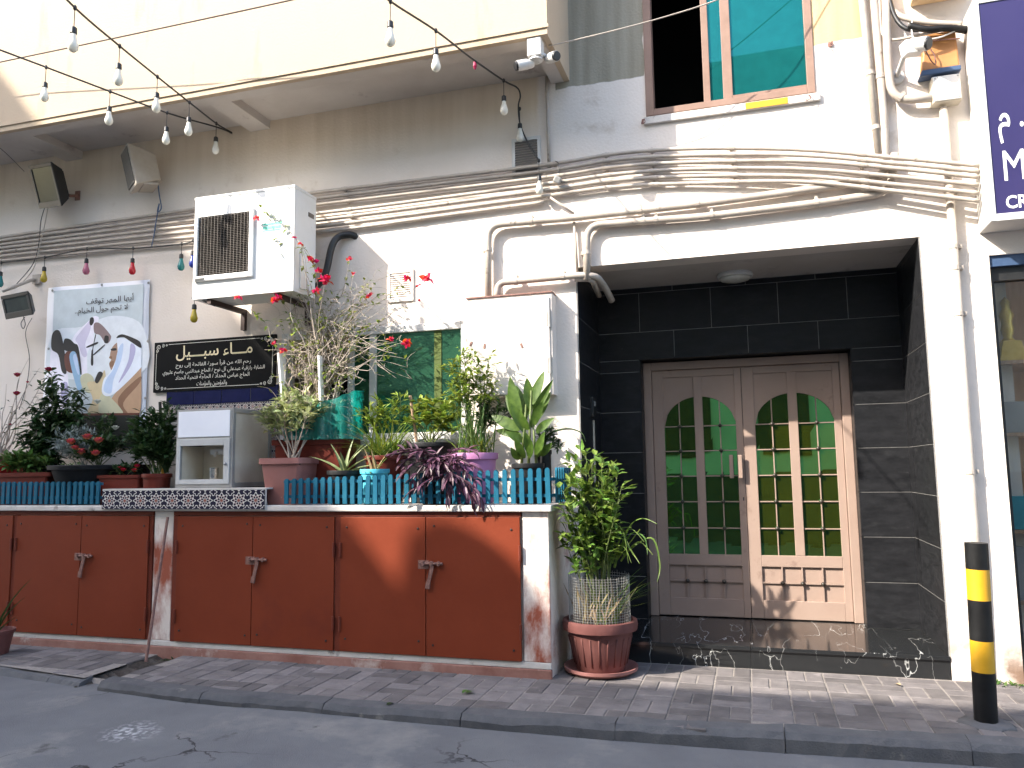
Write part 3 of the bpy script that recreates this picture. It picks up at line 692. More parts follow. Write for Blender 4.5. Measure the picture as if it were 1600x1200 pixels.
f = MB(); f.box(lx0-.02, lx1+.02, -.05, -.001, lz0-.05, lz0); f.build('sill', MT['white'], lwin, bevel=.005)
f = MB(); f.box(-4.4, -2.1, 1.0, 1.02, 1.4, 3.2); f.build('unlit_room_sheet', MT['dark'], bld)  # black sheet again, painted as an unlit room
# ---- louvred vents
def vent(x0, x1, z0, z1, n, name, fm, sm):
    f = MB(); w = .03
    f.box(x0, x0+w, -.016, -.001, z0, z1); f.box(x1-w, x1, -.016, -.001, z0, z1); f.box(x0+w, x1-w, -.016, -.001, z0, z0+w); f.box(x0+w, x1-w, -.016, -.001, z1-w, z1)
    o = f.build(name, fm, bld, bevel=.002)
    s = MB(); dz = (z1-z0-2*w)/n
    for i in range(n):
        z = z0+w+dz*i; s.add([(x0+w,-.014,z),(x1-w,-.014,z),(x1-w,-.003,z+dz*.95),(x0+w,-.003,z+dz*.95),(x0+w,-.011,z),(x1-w,-.011,z),(x1-w,-.0015,z+dz*.95),(x0+w,-.0015,z+dz*.95)],[(0,1,2,3),(7,6,5,4),(0,4,5,1)])
    s.build('louvres', sm, o); return o
MT['louvre'] = mat('dusty_louvre', lin(110,104,98), lin(128,120,112), .7, 10)
a_ = at(800, 222, 0); c_ = at(846, 262, 0)
vent(a_.x, c_.x, c_.z-.08, a_.z+.02, 14, 'vent_grille', MT['white'], MT['louvre'])
a_ = at(606, 424, 0); c_ = at(647, 470, 0); vent(a_.x, c_.x, c_.z, a_.z, 12, 'vent_grille', MT['wall'], MT['wall'])
# ---- round ceiling lamp in the recess, intercom and switch on the left return
p = atz(1148, 428, RZ); 
lamp = thing('ceiling_lamp', 'round white ceiling lamp above the double door', 'lamp', (p.x, p.y, RZ))
b = MB(); b.lathe([(.15,0),(.155,-.02),(.148,-.034),(.0,-.034)], (p.x, p.y, RZ-.001), 28); b.build('rim', MT['white'], lamp, auto=40)
b = MB(); b.lathe([(.135,-.034),(.12,-.055),(.07,-.068),(0,-.072)], (p.x, p.y, RZ-.001), 28); b.build('diffuser', MT['bulbglass'], lamp, smooth=True)
e = thing('intercom', 'small dark intercom box on the left tiled return', 'intercom', (RX0, .5, 2.0))
b = MB(); b.box(RX0+.001, RX0+.04, .42, .54, 1.95, 2.13); b.build('case', MT['black'], e, bevel=.006)
b = MB(); b.box(RX0+.04, RX0+.046, .45, .51, 2.05, 2.09); b.build('button', MT['steel'], e)
e = MB(); e.box(RX0+.001, RX0+.02, .52, .56, 1.38, 1.93); tag(e.build('wall_trunking', MT['creamplastic']), 'narrow cream plastic cable trunking on the left tiled return', 'trunking')

# ================================================================== cupboard planter block
PX1, PY, PZ = -1.44, -.65, 1.24
MT['skirt'] = mat('red_stained_plaster', lin(128,84,72), lin(158,118,106), .85, 3, bump=.4, bscale=35, spots=[(lin(178,160,150), 4, .58, .12), (lin(96,54,42), 3, .62, .1)])
MT['pier'] = mat('stained_white_pier', lin(214,202,192), lin(222,212,204), .85, 3, bump=.4, bscale=30, spots=[(lin(150,78,56), 2.0, .46, .16), (lin(110,56,42), 5, .64, .08)], stretch=(1.6, 1, .7))
pl = thing('planter_block', 'long masonry planter with rust red metal cupboard doors', 'planter', (-4, PY, 0))
b = MB(); b.box(-8.5, PX1, PY+.02, -.001, -.1, 1.19); b.build('masonry', MT['plinth'], pl)
b = MB(); b.box(-8.5, PX1+.03, PY-.045, -.002, 1.192, PZ); b.build('ledge', MT['ledge'], pl, bevel=.008)
b = MB(); b.box(-8.5, PX1+.004, PY-.02, PY+.019, -.1, .062); b.build('skirting', MT['skirt'], pl, bevel=.006)
b = MB(); b.box(-8.5, PX1-.001, PY-.008, PY+.0195, .064, .108); b.build('lower_band', MT['ledge'], pl, bevel=.004)
# piers
px_ = lambda p, z=900: at(p, z, PY).x
for a, c in ((px_(239), px_(269)), (px_(817), PX1)):
    b = MB(); b.box(a, c-.001, PY-.003, PY+.0195, .110, 1.19); b.build('pier', MT['pier'], pl, bevel=.006)
def cupboard(x0, x1, z0, z1, bolt, hinge_left, seamx=None, tilt=0):
    b = MB(); b.box(x0+.003, x1-.003, PY-.022, PY-.006, z0, z1)
    d = b.build('cupboard_door', MT['rust'], pl, bevel=.003)
    hx = x0+.004 if hinge_left else x1-.004
    for fz in (.2, .75):
        h = MB(); zc = z0 + (z1-z0)*fz; h.tube([(hx, PY-.026, zc-.055), (hx, PY-.026, zc+.055)], .011, 8); h.build('hinge', MT['rust_dark'], d)
    for sx in (x0+.06, x1-.06):
        for sz in (z0+.09, z1-.075):
            s = MB(); s.lathe([(.009,0),(.008,.004),(0,.006)], (sx+rnd(-.01,.01), PY-.0225, sz+rnd(-.02,.02)), 8, axis=Matrix.Rotation(R(90), 3, 'X')); s.build('screw', MT['black'], d)
    if bolt:
        bx = x0+.012; bz = at(400, 876, PY).z
        h = MB(); h.box(bx-.075, bx+.012, PY-.0235, PY-.0225, bz-.03, bz+.035); h.tube([(bx-.05, PY-.036, bz+.012), (bx+.13, PY-.036, bz+.012)], .0105, 8)
        h.box(bx-.04, bx-.02, PY-.05, PY-.02, bz-.006, bz+.03); h.box(bx+.03, bx+.05, PY-.05, PY-.02, bz-.006, bz+.03); h.box(bx+.09, bx+.105, PY-.05, PY-.02, bz-.004, bz+.028)
        h.obox((bx+.035, PY-.042, bz-.065), (.028, .010, .13), rot3(0, R(14), 0)); h.obox((bx+.012, PY-.040, bz-.15), (.034, .014, .05), rot3(0, R(8), 0))
        h.build('bolt', MT['iron'], d, bevel=.002)
    return d
fz0, fz1 = .112, 1.15
segs = [((-7.6, px_(19)), (px_(19), px_(19))), ]
def frame_bar(x0, x1, z0=.108, z1=1.19):
    b = MB(); b.box(x0, x1, PY-.012, PY+.0185, z0, z1); b.build('frame_bar', MT['rust_dark'], pl, bevel=.003)
b = MB(); b.box(-8.4, px_(238)-.002, PY-.014, PY+.018, 1.155, 1.1905); b.box(px_(270)+.002, px_(816)-.002, PY-.014, PY+.018, 1.155, 1.1905); b.build('frame_head', MT['rust_dark'], pl)
frame_bar(px_(19), px_(25), z1=1.153); frame_bar(px_(524), px_(533), z1=1.153); frame_bar(px_(270), px_(277), z1=1.153); frame_bar(px_(233), px_(238), z1=1.153)
cupboard(px_(-95), px_(19), fz0, fz1, False, False)
cupboard(px_(25), px_(127), fz0, fz1, False, True); cupboard(px_(127), px_(233), fz0, fz1, True, False)
cupboard(px_(277), px_(396), fz0, fz1, False, True); cupboard(px_(396), px_(524), fz0, fz1, True, False)
cupboard(px_(533), px_(667), fz0, fz1, False, True); cupboard(px_(667), px_(815), fz0, fz1, True, False)
# rosette tiles on the ledge front, below the dispenser
tx0, tx1 = at(160, 778, PY-.06).x, at(414, 778, PY-.06).x
b = MB(); b.box(tx0-.006, tx1+.006, PY-.056, PY-.046, 1.205, 1.372); tb_ = b.build('tile_upstand', MT['ledge'], pl)
b = MB(); b.box(tx0-.006, tx1+.006, PY-.0555, PY+.1, 1.3725, 1.385); b.build('upstand_cap', MT['ledge'], pl)
def uv_tile(x0, x1, z0, z1, y, parent, nu, nv=1.0, name='rosette_tile'):
    b = MB(); b.box(x0, x1, y, y+.008, z0, z1); o = b.build(name, MT['zellige'], parent); me = o.data
    uv = me.uv_layers.new(name='UVMap'); o0 = wloc(parent)
    for lp in me.loops:
        c = me.vertices[lp.vertex_index].co + o0; uv.data[lp.index].uv = ((c.x-x0)/(x1-x0)*nu, (c.z-z0)/(z1-z0)*nv)
    return o
nt_ = 5; tw = (tx1-tx0)/nt_
for i in range(nt_): uv_tile(tx0+i*tw+.002, tx0+(i+1)*tw-.002, 1.212, 1.37, PY-.066, tb_, 2, 1.12)
# blue tile panel on the wall behind the dispenser
q0, q1 = at(262, 622, 0), at(432, 622, 0)
b = MB(); b.box(q0.x-.004, q1.x+.05, -.012, -.001, 1.35, 2.33); pan = b.build('tiled_panel', MT['grout'], bld)
zt, zb2 = at(262, 610, 0).z, at(262, 634, 0).z
xs = [at(p, 622, 0).x for p in (262, 305, 348, 393, 437)]
for a, c in zip(xs, xs[1:]):
    b = MB(); b.box(a+.003, c-.003, -.022, -.012, zb2, zt); b.build('blue_tile', MT['navy'], pan, bevel=.002)
for i in range(8):
    a = xs[0] + (xs[-1]-xs[0])*i/8; uv_tile(a+.002, a+(xs[-1]-xs[0])/8-.002, zb2-.085, zb2-.004, -.022, pan, 2, name='border_tile')
for i in range(5): uv_tile(xs[-1]-.075, xs[-1]+.0, zb2-.09-.15*(i+1), zb2-.09-.15*i-.003, -.022, pan, 1, 2, name='border_tile')
# ---- shop front at the right edge
shop = thing('corner_shop', 'dark glazed shop front at the right edge under the purple sign', 'shop', (1.75, .1, 0))
b = MB(); b.box(1.725, 5, .02, .10, 2.92, 3.02); b.build('header', MT['bluebase'], shop)
b = MB(); b.box(1.725, 1.76, .06, .14, 0, 2.92); b.box(1.76, 5, .06, .14, 2.82, 2.92); b.box(1.76, 5, .06, .14, -.02, .12); b.build('window_frame', MT['black'], shop)
b = MB(); b.box(1.725, 5, .85, .87, -.1, 3.0); b.box(1.73, 5, .15, .85, -.1, .02); MT['panelwood'] = mat('warm_panel_wood', (.42,.26,.16), (.52,.34,.22), .6, 6, stretch=(6, 6, .6)); b.build('back_panel', MT['panelwood'], shop)
for z in (1.02, 1.72, 2.25):
    b = MB(); b.box(1.76, 3.2, .2, .84, z-.025, z); b.build('shelf', MT['wood'], shop)
def shopglass():
    m, N, L, p = emptymat('shop_glass'); tr = N.new('ShaderNodeBsdfTransparent'); tr.inputs[0].default_value = (.88,.89,.88,1)
    gl = N.new('ShaderNodeBsdfGlossy'); gl.inputs['Roughness'].default_value = .02; ms = N.new('ShaderNodeMixShader'); ms.inputs[0].default_value = .05
    L.new(tr.outputs[0], ms.inputs[1]); L.new(gl.outputs[0], ms.inputs[2]); L.new(ms.outputs[0], N['Material Output'].inputs[0]); return m
b = MB(); b.box(1.762, 5, .10, .106, .12, 2.82); b.build('glass_pane', shopglass(), shop)
# ================================================================== houses across the street (they shade the road and stand in the glass)
MT['opp'] = mat('pale_house_paint', lin(205,205,188), lin(216,216,200), .85, 1.5, bump=.2)
MT['opp2'] = mat('sand_house_paint', lin(190,176,154), lin(202,190,170), .85, 1.5, bump=.2)
MT['shutter'] = mat('brown_shutter', (.05,.032,.02), (.08,.05,.035), .6, 8)
MT['opp_base'] = mat('dark_plinth_paint', (.045,.045,.047), (.07,.07,.07), .7, 4)
ob = thing('building', 'pale house across the street mirrored in the green door glass', 'building', (-4, -9, 0))
b = MB(); b.box(-16.1, 9, -15, -9.0, -.15, 9.44); b.build('wall', MT['opp'], ob)
b = MB(); b.box(-16.1, 9, -9.14, -9.001, 9.4405, 9.60); b.build('parapet', MT['opp'], ob)
b = MB(); b.box(-16, 9, -8.995, -8.94, -.1, 1.35); b.build('plinth', MT['opp_base'], ob)
for cx in (-12.5, -10, -7.5, -4.0, -1.3, .72, 3.4, 6):
    for z0, z1 in ((1.78, 3.25), (4.9, 6.3)):
        f = MB(); f.box(cx-.52, cx+.52, -8.998, -8.955, z0, z1); w_ = f.build('window', MT['shutter'], ob)
        s = MB(); n = 22; dz = (z1-z0-.1)/n
        for i in range(n):
            for a, c in ((cx-.47, cx-.02), (cx+.02, cx+.47)):
                z = z0+.05+dz*i; s.add([(a,-8.94,z),(c,-8.94,z),(c,-8.953,z+dz*.85),(a,-8.953,z+dz*.85),(a,-8.954,z),(c,-8.954,z)],[(1,0,3,2),(0,1,5,4)])
        s.build('louvres', MT['shutter'], w_)
# round water tank on its roof
tk = thing('water_tank', 'round rooftop water tank on the house across the street', 'tank', (-11.99, -9.45, 9.44))
b = MB(); b.lathe([(.42,0),(.43,.1),(.43,.45),(.40,.74),(.30,.92),(.15,.99),(0,1.0)], (-11.99, -9.45, 9.98), 24); b.build('body', MT['ac'], tk, smooth=True)
b = MB()
for dx in (-.3, .3):
    for dy in (-.3, .3): b.box(-11.99+dx-.03, -11.99+dx+.03, -9.45+dy-.03, -9.45+dy+.03, 9.44, 9.985)
b.build('stand', MT['steel'], tk)
oa = thing('building', 'tall sand coloured house across the street left of the pale one', 'building', (-20, -9, 0))
b = MB(); q_ = [(-30,-9),(-16.36,-9),(-17.04,-14),(-30,-14)]
b.add([(x, y, -.15) for x, y in q_] + [(x, y, 15.05) for x, y in q_], [(3,2,1,0),(4,5,6,7),(0,1,5,4),(1,2,6,5),(2,3,7,6),(3,0,4,7)]); b.build('wall', MT['opp2'], oa)
for cx in (-27, -24, -21, -18):
    for z0 in (1.6, 4.8, 8, 11.2):
        f = MB(); f.box(cx-.6, cx+.6, -8.998, -8.96, z0, z0+1.4); f.build('window', MT['shutter'], oa)

# ================================================================== conduits along the wall
PXS = [-60, 0, 260, 500, 840, 960, 1082, 1250, 1400, 1530]
ROWS = [[381, 371, 333, 300, 259, 240.5, 232, 234, 246.5, 259],
        [386, 376, 341, 309.5, 268.5, 250, 242.5, 242.5, 255, 268],
        [392, 382.5, 349, 319, 278.5, 260.5, 253.5, 251.5, 263, 277],
        [398, 388, 357.5, 333, 289, 272.5, 264, 264, 276, 289],
        [404, 394, 365.5, 343.5, 298.5, 282, 275.5, 275, 288.5, 302],
        [410, 400.5, 374, 353.5, 308, 292, 286.5, 284, 298.5, 314]]
ORD = ['topmost', 'second from the top', 'third from the top', 'fourth from the top', 'second lowest', 'lowest']
def standoff(px): return -.04 if px < 1100 else -.04 - .10*(px-1100)/430
for r_, ys in enumerate(ROWS):
    pts = [at(p, y, standoff(p)) for p, y in zip(PXS, ys)]
    pts = smooth_path(pts, 8)
    for i, p in enumerate(pts): p.z += .0015*mnoise.noise(V(p.x*1.4, r_*5, 0))
    t = thing('conduit', f'{ORD[r_]} of the six thin grey conduits running across the whole wall', 'conduit', tuple(pts[len(pts)//2]), 'thin conduits across the wall')
    b = MB(); b.tube(pts, .0165, 10); b.build('pipe', MT['conduit'], t, smooth=True)
    for q in (.1, .26, .36, .47, .56, .63, .72, .86):
        i = int(q*(len(pts)-2)) ; a, c = pts[i], pts[i+1]; d = (c-a).normalized()
        m = a + (c-a)*.3*r_/5
        b = MB(); b.tube([m-d*.03, m+d*.03], .0195, 10)
        if r_ % 2 == 0: b.box(m.x-.008, m.x+.008, m.y, -.001, m.z-.024, m.z+.024)
        b.build('coupling', MT['conduit'], t, smooth=False)
pts = smooth_path([at(p, y, -.035) for p, y in ((-60, 417), (0, 407.5), (260, 383), (500, 362.5), (700, 336), (850, 316))], 8)
t = thing('conduit', 'thin conduit under the six, ending beside the window vent', 'conduit', tuple(pts[10]))
b = MB(); b.tube(pts, .015, 10); b.build('pipe', MT['conduit'], t, smooth=True)
for i in (8, 20, 30):
    b = MB(); d = (pts[i+1]-pts[i]).normalized(); b.tube([pts[i]-d*.03, pts[i]+d*.03], .019, 10); b.build('coupling', MT['conduit'], t)
def conduit(pxs, r, label, brad=.12, clips=(), n=12, group=None):
    pts = bend_path([at(a, c, y) for a, c, y in pxs], brad, 8)
    t = thing('conduit', label, 'conduit', tuple(pts[0]), group)
    b = MB(); b.tube(pts, r, n); b.build('pipe', MT['conduit'], t, smooth=True)
    for a, c, y in clips:
        m = at(a, c, y); b = MB()
        i = min(range(len(pts)-1), key=lambda k: (pts[k]-m).length); best = None
        for k in range(len(pts)-1):
            a_, d_ = pts[k], pts[k+1]-pts[k]; u = max(0, min(1, (m-a_).dot(d_)/max(d_.length_squared, 1e-9))); q = a_+d_*u
            if best is None or (q-m).length < best[0]: best = ((q-m).length, q, d_.normalized())
        q, d = best[1], best[2]
        b.tube([q-d*.016, q+d*.016], r*1.16, n)
        s = d.cross(V(0,1,0)).normalized(); b.obox(q + s*(r+.012) + V(0, (0-q.y)*.5, 0), (.022, abs(q.y), .03), Matrix.Identity(3) if abs(d.z) > .5 else Matrix.Identity(3))
        b.build('clip', MT['conduit'], t)
    return t
conduit([(763,470,-.06),(763,352,-.06),(900,340,-.06),(1100,318,-.055),(1300,291,-.05),(1384,278,-.05),(1381,180,-.05),(1365,-10,-.05),(1355,-180,-.05)], .030,
        'thick conduit rising from the meter cabinet and turning up beside the window', .13, [(762,390,-.06),(830,345,-.06),(1000,329,-.06),(1090,320,-.055),(1375,120,-.05)])
conduit([(917,437,-.055),(917,352,-.055),(1100,338.5,-.055),(1280,317,-.05),(1392,300,-.05),(1398,240,-.05)], .030,
        'thick conduit over the door lintel with a bend at each end', .13, [(917,395,-.055),(1005,346,-.055),(1025,344,-.055),(1112,337,-.055),(1276,318,-.055)])
conduit([(776,468,-.07),(778,442,-.07),(905,430,-.07),(932,431,-.03),(945,448,.16),(956,470,.30)], .029,
        'conduit from the meter cabinet bending over the edge into the door recess', .07, [(806,438,-.07),(880,432,-.07)])
conduit([(898,436,-.05),(925,436,-.03),(936,462,.26)], .024, 'short conduit stub hanging inside the door recess corner', .06)
conduit([(1346,-200,-.05),(1347,0,-.05),(1373,240,-.05)], .028, 'leftmost vertical conduit right of the upper window', .05, [(1358,115,-.05),(1366,200,-.05)])
conduit([(1380,-150,-.075),(1387,100,-.075),(1394,158,-.075),(1462,153,-.075)], .030, 'vertical conduit curving into the junction box', .24, [(1407,152,-.075)])
conduit([(1474,168,-.05),(1526,868,-.05),(1534,1052,-.05)], .030, 'long pale vertical conduit down the wall right of the door', .05, [(1484,300,-.05),(1495,385,-.05),(1499,418,-.05),(1502,490,-.05),(1519,737,-.05)])
conduit([(854,120,-.03),(858,262,-.03)], .015, 'thin vertical conduit above the pipes beside the window vent', .02)
conduit([(859,308,-.06),(897,334,-.04)], .010, 'short slanting conduit linking the pipe bundle to a thicker pipe', .02)
conduit([(897,347,-.03),(902,425,-.03)], .012, 'short vertical conduit between the two thick wall pipes', .02)

# ================================================================== air conditioner
c = at(460.6, 293, -.55); wx0 = at(305.4, 312, -.55).x; zb = at(458, 454, -.55).z
AX0, AX1, AZ0, AZ1, AY0, AY1 = wx0, c.x, zb, c.z, -.55, -.20
ac = thing('air_conditioner', 'white outdoor air conditioner unit on a brown wall bracket', 'air conditioner', ((AX0+AX1)/2, -.2, AZ0))
gx0, gx1 = AX0+.045, AX0+.60; gz0, gz1 = AZ0+.19, AZ1-.16
b = MB(); panel(AX0, AX1, AZ0, AZ1, [(gx0, gx1, gz0, gz1)], AY0, AY0+.02, b); b.box(AX0, AX1, AY0+.021, AY1, AZ0, AZ0+.02); b.box(AX0, AX1, AY0+.021, AY1, AZ1-.02, AZ1)
b.box(AX0, AX0+.02, AY0+.021, AY1, AZ0+.021, AZ1-.021); b.box(AX0+.021, AX1-.021, AY1-.02, AY1, AZ0+.021, AZ1-.021); b.build('casing', MT['ac'], ac)
b = MB(); b.box(AX0-.006, AX1+.006, AY0-.006, AY1+.006, AZ1+.0005, AZ1+.028); b.build('top_cover', MT['ac'], ac, bevel=.008)
b = MB(); b.box(AX1-.0195, AX1+.002, AY0+.021, AY1, AZ0+.021, AZ1-.021); side = b.build('side_panel', MT['ac'], ac)
b = MB(); b.box(AX1+.003, AX1+.014, AY0+.09, AY1-.07, AZ0+.04, AZ0+.37); b.build('valve_cover', MT['ac'], side, bevel=.006)
b = MB(); b.box(AX1+.0025, AX1+.006, AY1-.13, AY1-.04, AZ1-.19, AZ1-.15); b.build('hand_hole', MT['ac_dark'], side)
b = MB()
for x0, x1, z0, z1 in ((gx0-.025, gx0+.008, gz0-.035, gz1), (gx1-.008, gx1+.035, gz0-.035, gz1+.02), (gx0+.008, gx1-.008, gz0-.035, gz0+.012)): b.box(x0, x1, AY0-.028, AY0-.001, z0, z1)
b.build('grille_frame', MT['ac'], ac, bevel=.008)
b = MB(); n = 34
for i in range(n):
    z = gz0+.015 + (gz1-gz0-.02)*i/n; b.add([(gx0,AY0-.012,z),(gx1,AY0-.012,z),(gx1,AY0+.004,z+.0085),(gx0,AY0+.004,z+.0085),(gx0,AY0-.010,z-.002),(gx1,AY0-.010,z-.002)],[(0,1,2,3),(0,4,5,1)])
for i in range(17): x = gx0 + (gx1-gx0)*i/16; b.box(x-.002, x+.002, AY0-.008, AY0-.004, gz0, gz1)
tag(b.build('grille', MT['ac_dark'], ac), None, None, kind='stuff')
fc = V((gx0+gx1)/2, AY0+.07, (gz0+gz1)/2)
b = MB(); b.lathe([(.255,0),(.255,.06)], fc, 28, axis=Matrix.Rotation(R(90), 3, 'X')); b.lathe([(.06,-.03),(.05,.04),(0,.045)], fc, 14, axis=Matrix.Rotation(R(90), 3, 'X'))
for k in range(4):
    a = k*math.pi/2+.5; b.add([fc+V(.05*math.cos(a),0,.05*math.sin(a)), fc+V(.24*math.cos(a-.35),-.02,.24*math.sin(a-.35)), fc+V(.25*math.cos(a),.0,.25*math.sin(a)), fc+V(.24*math.cos(a+.4),.04,.24*math.sin(a+.4))], [(0,1,2,3)])
b.build('fan', MT['black'], ac)
b = MB(); b.box(AX0+.03, AX0+.62, AY0+.16, AY0+.17, AZ0+.1, AZ1-.05); b.build('coil', MT['ac_dark'], ac)
b = MB(); b.box(gx0, gx0+.10, AY0-.0305, AY0-.0285, gz0-.028, gz0-.008); b.build('badge', MT['black'], ac)
lx = at(425, 355, AY0); b = MB(); b.box(lx.x-.09, lx.x+.09, AY0-.0025, AY0-.001, lx.z-.014, lx.z+.012); b.box(lx.x-.09, lx.x+.10, AY0-.0025, AY0-.001, lx.z+.022, lx.z+.040); b.box(lx.x-.095, lx.x+.08, AY0-.0025, AY0-.001, lx.z-.032, lx.z-.02)
MT['mint'] = print_mat('mint_label', (.12,.55,.42)); b.build('label_sticker', MT['mint'], ac)
MT['brownpaint'] = mat('dark_brown_paint', (.035,.018,.014), (.06,.03,.022), .6, 12, spots=[((.14,.07,.05), 10, .64, .08)])
for bx in (AX0+.16, AX1-.18):
    b = MB(); b.box(bx-.02, bx+.02, AY0+.02, -.001, AZ0-.044, AZ0-.001); b.box(bx-.02, bx+.02, -.04, -.001, AZ0-.20, AZ0-.045); b.build('bracket', MT['brownpaint'], ac)
hose = smooth_path([(AX1-.03, -.13, AZ0+.12), (AX1+.06, -.12, AZ0+.25), (AX1+.11, -.10, AZ0+.5), (AX1+.16, -.06, AZ0+.6), (AX1+.26, -.02, AZ0+.62), (AX1+.30, .02, AZ0+.60)], 6)
b = MB(); b.tube(hose, .032, 10); b.build('insulated_hose', MT['black'], ac, smooth=True)

# ================================================================== writing
AR = {'ا':(0xFE8D,2),'أ':(0xFE83,2),'إ':(0xFE87,2),'آ':(0xFE81,2),'ب':(0xFE8F,4),'ت':(0xFE95,4),'ث':(0xFE99,4),'ة':(0xFE93,2),'ج':(0xFE9D,4),'ح':(0xFEA1,4),'خ':(0xFEA5,4),
      'د':(0xFEA9,2),'ذ':(0xFEAB,2),'ر':(0xFEAD,2),'ز':(0xFEAF,2),'س':(0xFEB1,4),'ش':(0xFEB5,4),'ص':(0xFEB9,4),'ض':(0xFEBD,4),'ط':(0xFEC1,4),'ظ':(0xFEC5,4),'ع':(0xFEC9,4),'غ':(0xFECD,4),
      'ف':(0xFED1,4),'ق':(0xFED5,4),'ك':(0xFED9,4),'ل':(0xFEDD,4),'م':(0xFEE1,4),'ن':(0xFEE5,4),'ه':(0xFEE9,4),'و':(0xFEED,2),'ؤ':(0xFE85,2),'ى':(0xFEEF,2),'ي':(0xFEF1,4),'ء':(0xFE80,1),
      '\u0640':(0x640,9)}
LA = {'ا':0xFEFB,'أ':0xFEF7,'إ':0xFEF9,'آ':0xFEF5}
def shape_ar(s):                          # joined letter forms, right to left
    s2 = []; i = 0
    while i < len(s):
        if s[i] == 'ل' and i+1 < len(s) and s[i+1] in LA: s2.append(('lam', s[i+1])); i += 2
        else: s2.append(s[i]); i += 1
    def joins_next(c): return c == '\u0640' or (isinstance(c, str) and c in AR and AR[c][1] == 4)
    def joins_prev(c): return isinstance(c, tuple) or (c in AR and AR[c][1] != 1)
    out = []
    for i, c in enumerate(s2):
        pj = i > 0 and joins_next(s2[i-1]) and joins_prev(c)
        if isinstance(c, tuple): out.append(chr(LA[c[1]] + (1 if pj else 0))); continue
        if c not in AR: out.append(c); continue
        base, n = AR[c]
        if n == 9: out.append(c); continue
        nj = n == 4 and i+1 < len(s2) and joins_prev(s2[i+1])
        out.append(chr(base + (3 if pj and nj else 2 if nj else 1 if pj and n > 1 else 0)))
    return ''.join(reversed(out))
def text_mesh(s, x0, x1, z0, z1, y, m, parent, name='lettering', bold=0.0, keep=False):
    cu = bpy.data.curves.new('txt', 'FONT'); cu.body = s; cu.resolution_u = 3; cu.offset = bold
    o = bpy.data.objects.new('txt', cu); COL.objects.link(o)
    me = bpy.data.meshes.new_from_object(o.evaluated_get(bpy.context.evaluated_depsgraph_get()))
    COL.objects.unlink(o); bpy.data.objects.remove(o)
    xs = [v.co.x for v in me.vertices]; ys = [v.co.y for v in me.vertices]
    if not xs: return None
    a, b_, c, d = min(xs), max(xs), min(ys), max(ys); p0 = wloc(parent)
    for v in me.vertices:
        X = x0 + (v.co.x-a)/(b_-a)*(x1-x0); Z = z0 + (v.co.y-c)/(d-c)*(z1-z0); v.co = (X-p0.x, y-p0.y, Z-p0.z)
    # one part per word: islands whose spans along x (nearly) touch belong together
    par = list(range(len(me.vertices)))
    def find(i):
        while par[i] != i: par[i] = par[par[i]]; i = par[i]
        return i
    for e in me.edges: par[find(e.vertices[0])] = find(e.vertices[1])
    span = {}
    for v in me.vertices:
        r = find(v.index); a_ = span.setdefault(r, [v.co.x, v.co.x]); a_[0] = min(a_[0], v.co.x); a_[1] = max(a_[1], v.co.x)
    gap = (z1-z0)*.10; groups = []
    for r, (a_, c_) in sorted(span.items(), key=lambda q: q[1][0]):
        if groups and a_ < groups[-1][1] + gap: groups[-1][1] = max(groups[-1][1], c_); groups[-1][2].add(r)
        else: groups.append([a_, c_, {r}])
    last = None
    for _, _, rs in groups:
        idx = {v.index: k for k, v in enumerate([v for v in me.vertices if find(v.index) in rs])}
        m2 = bpy.data.meshes.new(name); m2.from_pydata([me.vertices[i].co[:] for i in idx], [], [tuple(idx[i] for i in p.vertices) for p in me.polygons if p.vertices[0] in idx])
        m2.materials.append(m); last = bpy.data.objects.new(name, m2); COL.objects.link(last); last.parent = parent
    bpy.data.meshes.remove(me); return last
def text_px(s, l, t, r, btm, y, m, parent, **k):      # box given by its left-top and right-bottom corner on the plane y
    a = at(l, t, y); c = at(r, btm, y); return text_mesh(s, a.x, c.x, c.z, a.z, y, m, parent, **k)

# ---- plaque
q0, q1 = at(243, 532, -.02), at(430, 604, -.02)
X0, X1, ZT, ZB = q0.x, q1.x, 2.80, 2.305
plq = thing('plaque', 'black plaque with white Arabic lettering above the blue tiles', 'sign', ((X0+X1)/2, 0, ZB))
MT['plaq'] = mat('gloss_black_sheet', (.0025,.0025,.003), (.004,.004,.0045), .45, 3, rvar=.05, spec=.12); MT['ink_w'] = print_mat('white_print', (.72,.70,.62)); MT['ink_gold'] = print_mat('pale_gold_print', (.72,.62,.40))
b = MB(); b.box(X0, X1, -.03, -.002, ZB, ZT); b.build('board', MT['plaq'], plq, bevel=.002)
yt = -.0315; w_, h_ = X1-X0, ZT-ZB
def lt(s, u0, u1, v0, v1, m=None, **k): return text_mesh(shape_ar(s), X0+u0*w_, X0+u1*w_, ZT-v1*h_, ZT-v0*h_, yt, m or MT['ink_w'], plq, **k)
lt('مـــاء سبـــيل', .19, .82, .10, .40, MT['ink_gold'], bold=.012)
lt('رحم الله من قرأ سورة الفاتحة إلى روح', .19, .81, .42, .555)
lt('الشابة رازقية عبدعلي آل نوح / الحاج عبدالنبي جاسم عليوي', .08, .92, .56, .685)
lt('الحاج عباس الحداد / الحاجة فتحية الحداد', .19, .80, .69, .81)
lt('والمؤمنين والمؤمنات', .37, .62, .82, .93)
b = MB()
def frame_line(a, c, wd=.004): b.add([V(a[0], yt, a[1]-wd/2), V(c[0], yt, c[1]-wd/2), V(c[0], yt, c[1]+wd/2), V(a[0], yt, a[1]+wd/2)] if abs(a[1]-c[1]) < 1e-6 else [V(a[0]-wd/2, yt, a[1]), V(a[0]+wd/2, yt, a[1]), V(a[0]+wd/2, yt, c[1]), V(a[0]-wd/2, yt, c[1])], [(0,1,2,3)])
i_ = .028
